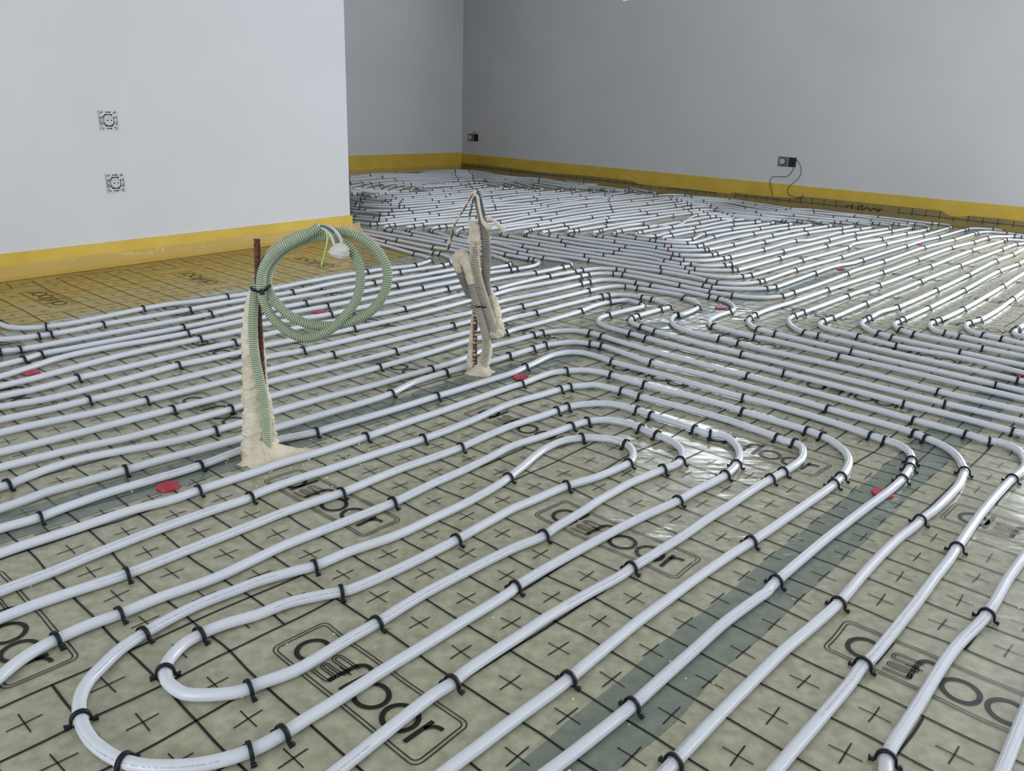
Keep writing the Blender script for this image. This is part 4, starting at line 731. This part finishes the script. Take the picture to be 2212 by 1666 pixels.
D = {'bar_a':[(-0.4696,1.4994,0.4273),(-0.4711,1.4994,0.3911),(-0.4737,1.4994,0.3396),(-0.4747,1.4994,0.3047),(-0.4764,1.4994,0.2123),(-0.4762,1.4994,0.1597),(-0.4789,1.4994,0.0838),(-0.4836,1.4994,-0.0046)],'coil':[(-0.4725,1.4854,0.0070),(-0.4691,1.4814,0.0576),(-0.4698,1.4794,0.1202),(-0.4762,1.4794,0.1710),(-0.4820,1.4814,0.2112),(-0.4828,1.4814,0.2560),(-0.4812,1.4854,0.2921),(-0.4777,1.4974,0.3358),(-0.4752,1.5094,0.3531),(-0.4614,1.5154,0.3873),(-0.4317,1.5154,0.4153),(-0.3921,1.5154,0.4359),(-0.3598,1.5154,0.4423),(-0.3270,1.5114,0.4437),(-0.2944,1.5074,0.4412),(-0.2664,1.5034,0.4273),(-0.2439,1.4994,0.4022),(-0.2338,1.4954,0.3733),(-0.2406,1.4914,0.3369),(-0.2620,1.4874,0.3063),(-0.2942,1.4834,0.2873),(-0.3374,1.4814,0.2751),(-0.3810,1.4834,0.2774),(-0.4181,1.4874,0.2929),(-0.4400,1.4894,0.3148),(-0.4516,1.4914,0.3359),(-0.4536,1.4934,0.3572),(-0.4441,1.4954,0.3830),(-0.4163,1.4974,0.4125),(-0.3799,1.4994,0.4310),(-0.3505,1.5014,0.4363),(-0.3253,1.5014,0.4319),(-0.3021,1.4994,0.4161),(-0.2865,1.4974,0.3882),(-0.2833,1.4934,0.3589),(-0.2899,1.4874,0.3273),(-0.3070,1.4794,0.3000),(-0.3309,1.4714,0.2757),(-0.3542,1.4674,0.2615),(-0.3846,1.4674,0.2548),(-0.4159,1.4734,0.2643),(-0.4432,1.4794,0.2862),(-0.4579,1.4834,0.3112),(-0.4614,1.4814,0.3377),(-0.4600,1.4794,0.3598),(-0.4521,1.4794,0.3836),(-0.4284,1.4794,0.4109),(-0.3959,1.4794,0.4309),(-0.3702,1.4794,0.4448),(-0.3509,1.4814,0.4570)],'crust_a':[(-0.4972,1.5094,-0.0115),(-0.4958,1.5074,0.0411),(-0.4952,1.5054,0.1097),(-0.4945,1.5034,0.1763),(-0.4939,1.5014,0.2411),(-0.4916,1.4994,0.2775),(-0.4866,1.4994,0.3130),(-0.4802,1.4994,0.3437)],'crust_a_r':[0.0340,0.0290,0.0240,0.0200,0.0165,0.0135,0.0105,0.0050],'crust_a2':[(-0.4756,1.5054,-0.0089),(-0.4742,1.5054,0.0427),(-0.4733,1.5034,0.0921),(-0.4748,1.5034,0.1396),(-0.4745,1.5054,0.1950),(-0.4727,1.5054,0.2498)],'crust_a2_r':[0.0200,0.0150,0.0110,0.0070,0.0050,0.0020],'wa1':[(-0.3476,1.4794,0.4552),(-0.3391,1.4774,0.4517),(-0.3308,1.4754,0.4433),(-0.3262,1.4754,0.4320),(-0.3229,1.4774,0.4211)],'wa2':[(-0.3480,1.4814,0.4573),(-0.3360,1.4794,0.4572),(-0.3243,1.4774,0.4522),(-0.3156,1.4774,0.4419),(-0.3123,1.4794,0.4302),(-0.3118,1.4794,0.4211)],'wa4':[(-0.3482,1.4754,0.4586),(-0.3412,1.4734,0.4587),(-0.3315,1.4734,0.4542),(-0.3252,1.4734,0.4495)],'wa3':[(-0.3457,1.4814,0.4533),(-0.3380,1.4754,0.4471),(-0.3367,1.4734,0.4377),(-0.3393,1.4734,0.4236),(-0.3441,1.4734,0.4061),(-0.3484,1.4754,0.3931),(-0.3495,1.4754,0.3881)],'lump_a':[(-0.3204,1.4784,0.4284),(-0.3189,1.4784,0.4235),(-0.3175,1.4784,0.4170),(-0.3177,1.4784,0.4103),(-0.3188,1.4784,0.4045),(-0.3197,1.4784,0.4011)],'lump_a_r':[0.0060,0.0135,0.0175,0.0180,0.0125,0.0030],'tie_a':[(-0.4754,1.5154,0.3343),(-0.4844,1.5034,0.3383),(-0.4834,1.4894,0.3397),(-0.4743,1.4734,0.3392),(-0.4630,1.4664,0.3386),(-0.4540,1.4644,0.3402),(-0.4469,1.4694,0.3436),(-0.4466,1.4834,0.3457),(-0.4568,1.5034,0.3428),(-0.4754,1.5154,0.3352)],'tie_a_head':(-0.4554,1.4634,0.3387),'mound_a':(-0.4808,1.4783,0.0000),'tail_a':[0.7538,0.6571,1.2500],'bar_b':[(-0.1030,2.0884,0.2015),(-0.1009,2.0884,0.1527),(-0.1003,2.0884,0.0907),(-0.1001,2.0884,0.0147),(-0.1003,2.0884,-0.0058)],'cond_c':[(-0.0816,2.0784,-0.0048),(-0.0783,2.0764,0.0193),(-0.0721,2.0744,0.0434),(-0.0690,2.0724,0.0709),(-0.0723,2.0704,0.1056),(-0.0832,2.0684,0.1432),(-0.0947,2.0664,0.1804),(-0.1038,2.0704,0.2121),(-0.1119,2.0764,0.2433),(-0.1197,2.0804,0.2711),(-0.1282,2.0844,0.2916),(-0.1363,2.0864,0.3035),(-0.1436,2.0884,0.3029),(-0.1479,2.0904,0.2934),(-0.1453,2.0924,0.2751),(-0.1391,2.0944,0.2568),(-0.1317,2.0964,0.2384),(-0.1244,2.0984,0.2199),(-0.1149,2.0984,0.1980)],'loop_c':[(-0.1096,2.0764,0.2361),(-0.1167,2.0794,0.2642),(-0.1264,2.0844,0.2899),(-0.1363,2.0864,0.3046),(-0.1443,2.0884,0.3040),(-0.1493,2.0904,0.2934),(-0.1464,2.0924,0.2751),(-0.1398,2.0944,0.2568)],'loop_c_r':[0.0125,0.0140,0.0150,0.0150,0.0145,0.0135,0.0120,0.0090],'foot_c':[(-0.0835,2.0884,-0.0101),(-0.0788,2.0884,0.0155),(-0.0726,2.0884,0.0391),(-0.0684,2.0874,0.0666),(-0.0693,2.0874,0.0895)],'foot_c_r':[0.0210,0.0165,0.0140,0.0125,0.0070],'cond_ab':[(-0.1052,2.0944,0.4661),(-0.1016,2.0944,0.4530),(-0.0952,2.0924,0.4269),(-0.0888,2.0904,0.4007),(-0.0829,2.0904,0.3739),(-0.0788,2.0904,0.3469),(-0.0762,2.0924,0.3173),(-0.0760,2.0944,0.2988),(-0.0764,2.0964,0.2659),(-0.0777,2.0984,0.2399),(-0.0735,2.1004,0.2139),(-0.0638,2.0984,0.1924),(-0.0531,2.0944,0.1639),(-0.0465,2.0904,0.1389),(-0.0421,2.0844,0.1180),(-0.0452,2.0764,0.1087),(-0.0513,2.0724,0.1209),(-0.0598,2.0704,0.1436),(-0.0714,2.0704,0.1766),(-0.0838,2.0724,0.2124),(-0.0947,2.0744,0.2480),(-0.1026,2.0764,0.2833),(-0.1053,2.0784,0.3078),(-0.1055,2.0804,0.3592),(-0.1069,2.0824,0.3896)],'stub_b':[(-0.0996,2.0784,0.2686),(-0.1037,2.0804,0.2932),(-0.1056,2.0824,0.3107),(-0.1056,2.0824,0.3589),(-0.1062,2.0824,0.3743),(-0.1073,2.0824,0.3915)],'stub_b_r':[0.0105,0.0125,0.0135,0.0135,0.0130,0.0105],'blob_ab':[(-0.0693,2.1044,0.2132),(-0.0614,2.1004,0.1939),(-0.0533,2.0964,0.1672),(-0.0473,2.0904,0.1426),(-0.0429,2.0844,0.1236),(-0.0438,2.0764,0.1106),(-0.0488,2.0744,0.1083),(-0.0539,2.0764,0.1197)],'blob_ab_r':[0.0080,0.0140,0.0155,0.0150,0.0165,0.0165,0.0130,0.0080],'wb1':[(-0.1066,2.0944,0.4613),(-0.1109,2.0844,0.4631),(-0.1157,2.0804,0.4581),(-0.1208,2.0784,0.4484),(-0.1281,2.0764,0.4334),(-0.1375,2.0764,0.4179),(-0.1468,2.0764,0.4005),(-0.1553,2.0764,0.3859),(-0.1610,2.0764,0.3704),(-0.1658,2.0784,0.3554),(-0.1715,2.0784,0.3359),(-0.1756,2.0784,0.3172)],'wb1b':[(-0.1075,2.0944,0.4594),(-0.1139,2.0884,0.4589),(-0.1201,2.0824,0.4471),(-0.1292,2.0804,0.4291),(-0.1405,2.0804,0.4107),(-0.1537,2.0804,0.3883),(-0.1584,2.0804,0.3728),(-0.1619,2.0824,0.3569),(-0.1670,2.0824,0.3373),(-0.1717,2.0824,0.3196)],'wb2':[(-0.1074,2.0904,0.4617),(-0.1100,2.0824,0.4540),(-0.1116,2.0804,0.4429),(-0.1147,2.0784,0.4270),(-0.1186,2.0784,0.4107),(-0.1203,2.0784,0.3974),(-0.1193,2.0784,0.3821),(-0.1183,2.0784,0.3668)],'wb2c':[(-0.1204,2.0784,0.4031),(-0.1199,2.0784,0.3916),(-0.1171,2.0764,0.3748),(-0.1160,2.0764,0.3633),(-0.1177,2.0764,0.3516),(-0.1205,2.0784,0.3386)],'wb2c_r':[0.0018,0.0028,0.0036,0.0038,0.0040,0.0044],'wb3':[(-0.1061,2.0844,0.4652),(-0.1096,2.0784,0.4610),(-0.1064,2.0744,0.4578),(-0.1015,2.0724,0.4554),(-0.0984,2.0724,0.4405),(-0.0941,2.0724,0.4199),(-0.0889,2.0724,0.4012),(-0.0828,2.0704,0.3902),(-0.0769,2.0704,0.3847),(-0.0720,2.0704,0.3801)],'wb3c':[(-0.0899,2.0724,0.4030),(-0.0858,2.0714,0.3938),(-0.0799,2.0704,0.3869),(-0.0740,2.0704,0.3819),(-0.0696,2.0704,0.3783),(-0.0675,2.0704,0.3759)],'wb3c_r':[0.0036,0.0042,0.0052,0.0072,0.0080,0.0045],'wb4':[(-0.1046,2.0904,0.4702),(-0.1004,2.0844,0.4654),(-0.0953,2.0804,0.4566),(-0.0910,2.0784,0.4419),(-0.0874,2.0784,0.4270),(-0.0841,2.0784,0.4157),(-0.0807,2.0784,0.4083),(-0.0718,2.0764,0.4022),(-0.0621,2.0764,0.3977)],'wb4c':[(-0.0816,2.0784,0.4078),(-0.0718,2.0764,0.4027),(-0.0621,2.0764,0.3977),(-0.0503,2.0764,0.3886),(-0.0394,2.0764,0.3788),(-0.0294,2.0764,0.3706)],'wb4c_r':[0.0020,0.0030,0.0040,0.0048,0.0056,0.0064],'tie_b':[(-0.1108,2.1044,0.1744),(-0.1057,2.0704,0.1797),(-0.0977,2.0524,0.1829),(-0.0851,2.0504,0.1831),(-0.0745,2.0544,0.1811),(-0.0683,2.0844,0.1755)],'side_b':[(-0.1116,2.0984,-0.0145),(-0.1101,2.1004,0.0184),(-0.1097,2.1024,0.0568),(-0.1089,2.1024,0.0954),(-0.1074,2.1024,0.1336),(-0.1057,2.1024,0.1601)],'side_b_r':[0.0170,0.0120,0.0085,0.0070,0.0055,0.0040],'mound_b':(-0.0849,2.0723,0.0000)}
# first column: bar, green conduit coil, plaster
o = rebar('reinforcing_bar', VV(D['bar_a']), 0.0056, M['rust'])
tag(o, 'rusty ribbed steel bar standing beside the coiled green conduit', 'steel bar')
g = conduit('corrugated_conduit', VV(D['coil']), 0.0092, 0.0041, M['green'], M['groove'])
tag(g, 'pale green corrugated conduit coiled in loops above the near steel bar', 'conduit')
o = lumpy('plaster_crust', VV(D['crust_a']), D['crust_a_r'], M['plaster'], g, 0.10, 55, 2.0); o['label'] = 'lumpy beige plaster splashed up the conduit'
o = lumpy('plaster_crust', VV(D['crust_a2']), D['crust_a2_r'], M['plaster'], g, 0.12, 80, 6.0); o['label'] = 'ridge of beige plaster beside the bar'
wire('wire', VV(D['wa1']), 0.0028, M['wire_white'], g)['label'] = 'white plastered wire'
wire('wire', VV(D['wa2']), 0.0028, M['wire_white'], g)['label'] = 'white plastered wire'
wire('wire', VV(D['wa4']), 0.0017, M['wire_blue'], g)['label'] = 'dark blue wire'
w = wire('wire', VV(D['wa3']), 0.0019, M['wire_green'], g); w['label'] = 'green and yellow striped earth wire'
wire('wire_stripe', [q + Vector((0.0009, -0.0012, 0)) for q in VV(D['wa3'])], 0.0011, M['wire_yellow'], w)
o = lumpy('plaster_lump', VV(D['lump_a']), D['lump_a_r'], M['lump'], g, 0.08, 60, 4.0, 0.0015, 26); o['label'] = 'rounded white plaster lump on the wire ends'
tie = link('cable_tie', mesh_from(*tube(catmull(VV(D['tie_a']), 0.003), 0.0024, 8)), M['black'])
hb = bmesh.new(); box(hb, D['tie_a_head'], (1, 0, 0), (0, 1, 0), (0, 0, 1), 0.0042, 0.003, 0.0046, 0, 0.0008); link('tie_head', hb, M['black'], tie, smooth=False)
tag(tie, 'black cable tie gathering the green conduit coil to the bar', 'cable tie')
def mound(name, c, rx, ry, hgt, seed, lab, tail=None):
    bm = bmesh.new(); K, A = 10, 44
    rings = []
    for i in range(K + 1):
        u = i / K; ring = []
        for a in range(A):
            th = 2 * math.pi * a / A; d = Vector((math.cos(th), math.sin(th), 0))
            rr = u * (1 + 0.28 * noise.noise(Vector((d.x * 1.6 + seed, d.y * 1.6, 0))) + 0.10 * noise.noise(Vector((d.x * 6, d.y * 6 + seed, 1))))
            if tail: rr *= 1 + tail[2] * max(0, d.x * tail[0] + d.y * tail[1]) ** 10
            z = hgt * (1 - u) ** 1.6 + 0.004 * (1 - u * .6) * (1 + noise.noise(Vector((d.x * rr * 5 + seed, d.y * rr * 5, 3)))) * (1 if i < K else 0)
            ring.append(bm.verts.new((c[0] + d.x * rx * rr, c[1] + d.y * ry * rr, max(z, 0.0005))))
        rings.append(ring)
    for i in range(K):
        for a in range(A):
            b = (a + 1) % A
            bm.faces.new((rings[i][a], rings[i+1][a], rings[i+1][b], rings[i][b])) if i else None
    bm.faces.new(rings[1])
    bmesh.ops.recalc_face_normals(bm, faces=bm.faces)
    o = link(name, bm, M['plaster']); tag(o, lab, 'plaster')
    return o
mound('plaster_mound', D['mound_a'], 0.047, 0.040, 0.045, 1.0, 'beige plaster mound at the foot of the coiled green conduit', D['tail_a'])
# second column
o = rebar('reinforcing_bar', VV(D['bar_b']), 0.0056, M['rust_dusty'])
tag(o, 'rusty steel bar beside the plaster coated grey conduits', 'steel bar')
b1 = conduit('corrugated_conduit', VV(D['cond_c']), 0.0118, 0.0042, M['grey'], M['ggroove'])
tag(b1, 'grey corrugated conduit rising from the floor to a bent plastered loop', 'conduit')
o = lumpy('plaster_crust', VV(D['loop_c']), D['loop_c_r'], M['plaster'], b1, 0.06, 60, 3.0); o['label'] = 'beige plaster coat on the bent loop'
o = lumpy('plaster_crust', VV(D['foot_c']), D['foot_c_r'], M['plaster'], b1, 0.13, 80, 5.0); o['label'] = 'beige plaster coat at the foot'
b2 = conduit('corrugated_conduit', VV(D['cond_ab']), 0.0122, 0.0042, M['grey'], M['ggroove'])
tag(b2, 'tall grey corrugated conduit with wires hanging from its top end', 'conduit')
o = lumpy('plaster_crust', VV(D['stub_b']), D['stub_b_r'], M['plaster'], b2, 0.05, 60, 7.0); o['label'] = 'beige plaster coat on the short stub end'
o = lumpy('plaster_crust', VV(D['blob_ab']), D['blob_ab_r'], M['plaster'], b2, 0.15, 70, 9.0); o['label'] = 'thick beige plaster on the folded lower bend'
wire('wire', VV(D['wb1']), 0.0024, M['wire_brown'], b2)['label'] = 'brown and dark wire dusted with plaster'
wire('wire', VV(D['wb1b']), 0.0018, M['wire_dark'], b2)['label'] = 'dark wire dusted with plaster'
wire('wire', VV(D['wb2']), 0.0023, M['wire_dark'], b2)['label'] = 'dark wire'
lumpy('wire_coat', VV(D['wb2c']), D['wb2c_r'], M['plaster'], b2, 0.10, 90, 1.0, 0.0015, 12)
wire('wire', VV(D['wb3']), 0.0034, M['plaster'], b2)['label'] = 'beige plastered wire'
lumpy('wire_coat', VV(D['wb3c']), D['wb3c_r'], M['plaster'], b2, 0.12, 90, 2.0, 0.0015, 14)
wire('wire', VV(D['wb4']), 0.0022, M['wire_blue'], b2)['label'] = 'blue wire'
lumpy('wire_coat', VV(D['wb4c']), D['wb4c_r'], M['plaster'], b2, 0.10, 90, 3.0, 0.0015, 12)
tie = link('cable_tie', mesh_from(*tube(catmull(VV(D['tie_b']), 0.003), 0.0019, 8)), M['black'])
tag(tie, 'thin black cable tie around the plastered grey conduits', 'cable tie')
lumpy_o = lumpy('plaster_crust', VV(D['side_b']), D['side_b_r'], M['plaster'], None, 0.14, 80, 8.0)
tag(lumpy_o, 'beige plaster crust clinging to the left of the far bar', 'plaster')
mound('plaster_mound', D['mound_b'], 0.036, 0.034, 0.030, 5.0, 'beige plaster mound at the foot of the grey conduits', None)

# ------------------------------------------------------------------ plaster crumbs
random.seed(11); cr = MB()
for (x, y, sp, n) in [(-0.422,1.506,0.050,40),(-0.361,1.478,0.060,26),(-0.314,1.515,0.050,14),(-0.494,1.633,0.040,10),(-0.477,1.446,0.040,18),(-0.266,1.828,0.060,10),(-0.124,1.978,0.070,14),(-0.583,1.396,0.080,14),(-0.497,1.345,0.080,10),(0.209,1.784,0.500,60),(-0.403,1.061,0.350,40),(0.288,1.106,0.400,30),(0.578,1.124,0.400,20)]:
    for k in range(n):
        px, py = random.gauss(x, sp), random.gauss(y, sp); s = random.uniform(0.0010, 0.0036) * (1 if sp < .2 else .8)
        vs = [Vector((px + s * random.uniform(.5, 1.2) * a, py + s * random.uniform(.5, 1.2) * b, 0.0016 + s * random.uniform(.2, .7) * c)) for a, b, c in ((1,0,0),(-.5,.8,0),(-.5,-.8,0),(.1,.1,1.6))]
        cr.add((vs, [(0, 1, 3), (1, 2, 3), (2, 0, 3), (2, 1, 0)]))
o = link('plaster_crumbs', cr.mesh(), M['crumb'], smooth=False)
tag(o, 'tiny pale plaster crumbs scattered on the foil around the conduits', 'crumbs', kind='stuff')

# ------------------------------------------------------------------ sockets without covers
def socket(name, pos, n, along, lab, mf, mi_, boxside=False, cat='socket'):
    """pos on the wall face, n points out of the wall into the room, along = right hand direction seen from the room"""
    root = bpy.data.objects.new(name, None); COL.objects.link(root); root.location = pos; root.empty_display_size = 0.03
    a = Vector((along.x, along.y, 0)); nn = Vector((n.x, n.y, 0))
    def B(nm, items, m, lab=None, bev=0.0006):
        bm = bmesh.new()
        for (x, z, d, hx, hz, hd) in items: box(bm, a * x + U * z + nn * d, a, nn, U, hx, hd, hz, 0, bev)
        o = link(nm, bm, m, root, smooth=False)
        if lab: o['label'] = lab
        return o
    fr = []
    for sgn in (-1, 1):
        fr += [(sgn * 0.0285, 0, 0.0018, 0.0065, 0.0335, 0.0014), (0, sgn * 0.0290, 0.0018, 0.0335, 0.0062, 0.0014)]
    for sx in (-1, 1):
        for sz in (-1, 1):
            fr += [(sx * 0.0325, sz * 0.0325, 0.0030, 0.0030, 0.0030, 0.0028), (sx * 0.0225, sz * 0.0225, 0.0020, 0.0070, 0.0070, 0.0010)]
    B('support_frame', fr, mf, None)
    # slots and screw holes of the frame
    sl = []
    for sz in (-1, 1):
        sl += [(-0.002, sz * 0.0295, 0.0034, 0.0085, 0.0017, 0.0004), (0.0075, sz * 0.0295, 0.0034, 0.0022, 0.0026, 0.0004), (0.022, sz * 0.027, 0.0034, 0.0045, 0.0011, 0.0004), (-0.023, sz * 0.030, 0.0034, 0.0050, 0.0009, 0.0004)]
    for sx in (-1, 1):
        sl += [(sx * 0.0285, 0.010, 0.0034, 0.0022, 0.0026, 0.0004), (sx * 0.0285, -0.012, 0.0034, 0.0012, 0.0080, 0.0004), (sx * 0.033, 0.0, 0.0034, 0.0007, 0.016, 0.0004)]
    B('slot', sl, M['dark'], None, 0)
    B('cavity', [(0, 0, 0.0012, 0.0240, 0.0240, 0.0006)], M['dark'], 'dark recess behind the insert', 0)
    bm = bmesh.new()
    r = bmesh.ops.create_cone(bm, cap_ends=True, segments=10, radius1=0.0205, radius2=0.0185, depth=0.010)
    bmesh.ops.transform(bm, matrix=Matrix(((a.x, 0, nn.x, -0.0025*a.x + nn.x*0.006), (a.y, 0, nn.y, -0.0025*a.y + nn.y*0.006), (0, 1, 0, 0.0), (0, 0, 0, 1))), verts=bm.verts)
    link('socket_insert', bm, mi_, root, smooth=False)
    B('terminal', [(-0.0125, 0.0145, 0.0112, 0.0042, 0.0042, 0.0020), (-0.001, 0.0150, 0.0112, 0.0042, 0.0050, 0.0020), (0.0105, 0.0140, 0.0112, 0.0036, 0.0042, 0.0020), (-0.002, 0.0, 0.0114, 0.0009, 0.0065, 0.0006), (-0.0025, -0.0125, 0.0114, 0.0140, 0.0010, 0.0006)], mi_)
    h = bmesh.new()
    for x in (-0.0095, 0.0065):
        r = bmesh.ops.create_circle(h, cap_ends=True, segments=14, radius=0.0026)
        bmesh.ops.transform(h, matrix=Matrix(((a.x, 0, nn.x, a.x*x + nn.x*0.0116), (a.y, 0, nn.y, a.y*x + nn.y*0.0116), (0, 1, 0, 0.0005), (0, 0, 0, 1))), verts=r['verts'])
    link('pin_hole', h, M['dark'], root, smooth=False)
    if boxside:
        B('box_wall', [(0.069, 0.029, 0.0012, 0.032, 0.004, 0.0008), (0.069, -0.029, 0.0012, 0.032, 0.004, 0.0008), (0.099, 0.0, 0.0012, 0.004, 0.030, 0.0008)], M['dark'], 'black rim of the open box', 0.0)
        B('box_opening', [(0.068, 0, 0.0010, 0.032, 0.030, 0.0006)], M['dark'], 'open black box', 0.0)
        B('divider', [(0.042, 0, 0.0022, 0.0045, 0.029, 0.0012)], M['frame_grey'])
    tag(root, lab, cat)
    return root
SK = [(-1.5711,3.3012,0.5559),(-1.5722,3.2997,0.3238),(1.9262,6.3168,0.3197),(-0.4893,8.4889,0.3192)]
socket('wall_socket', SK[0], -NL, TL, 'upper uncovered socket with pale frame on the left wall', M['frame'], M['insert'])
socket('wall_socket', SK[1], -NL, TL, 'lower uncovered socket with pale frame on the left wall', M['frame'], M['insert'])
socket('wall_socket', SK[2], -NR, TR, 'grey uncovered socket and open black box with long green wires on right wall', M['frame_grey'], M['insert'], True)
socket('wall_socket', SK[3], -NR, TR, 'dark grey uncovered socket and black box in the far corner', M['frame_grey'], M['insert'], True)
W_ = [[(1.9902,6.2430,0.3289),(1.9885,6.2338,0.3151),(1.9863,6.2358,0.2903),(1.9801,6.2414,0.2568),(1.9650,6.2550,0.2283),(1.9429,6.2749,0.2155),(1.9127,6.3020,0.2130),(1.8856,6.3264,0.2112),(1.8693,6.3411,0.2031),(1.8601,6.3493,0.1852),(1.8618,6.3478,0.1600),(1.8727,6.3380,0.1232),(1.8827,6.3290,0.0947),(1.8874,6.3248,0.0732)],[(1.9676,6.2634,0.2939),(1.9684,6.2627,0.3104),(1.9748,6.2569,0.3275),(1.9868,6.2461,0.3388),(2.0019,6.2164,0.3311),(2.0178,6.2021,0.3061),(2.0280,6.1930,0.2745),(2.0284,6.1926,0.2418),(2.0159,6.2039,0.2075),(1.9929,6.2245,0.1759),(1.9730,6.2424,0.1444),(1.9675,6.2474,0.1186),(1.9769,6.2389,0.0947),(1.9967,6.2211,0.0826),(2.0240,6.1965,0.0765),(2.0468,6.1761,0.0808),(2.0582,6.1658,0.0906),(2.0556,6.1681,0.1131)],[(-0.4646,8.4478,0.3175),(-0.4682,8.4510,0.3446),(-0.4637,8.4470,0.3654),(-0.4507,8.4353,0.3731),(-0.4356,8.4217,0.3656),(-0.4241,8.4114,0.3527),(-0.4146,8.4028,0.3414)]]
o = wire('loose_wire', VV(W_[0]), 0.0024, M['dkgreen']); tag(o, 'dark green wire hanging left from the box on the right wall', 'wire')
o = wire('loose_wire', VV(W_[1]), 0.0024, M['dkgreen']); tag(o, 'dark green wire curling right from the box on the right wall', 'wire')
o = wire('loose_wire', VV(W_[2]), 0.0026, M['dkgreen']); tag(o, 'short dark green wire arching over the far corner socket', 'wire')
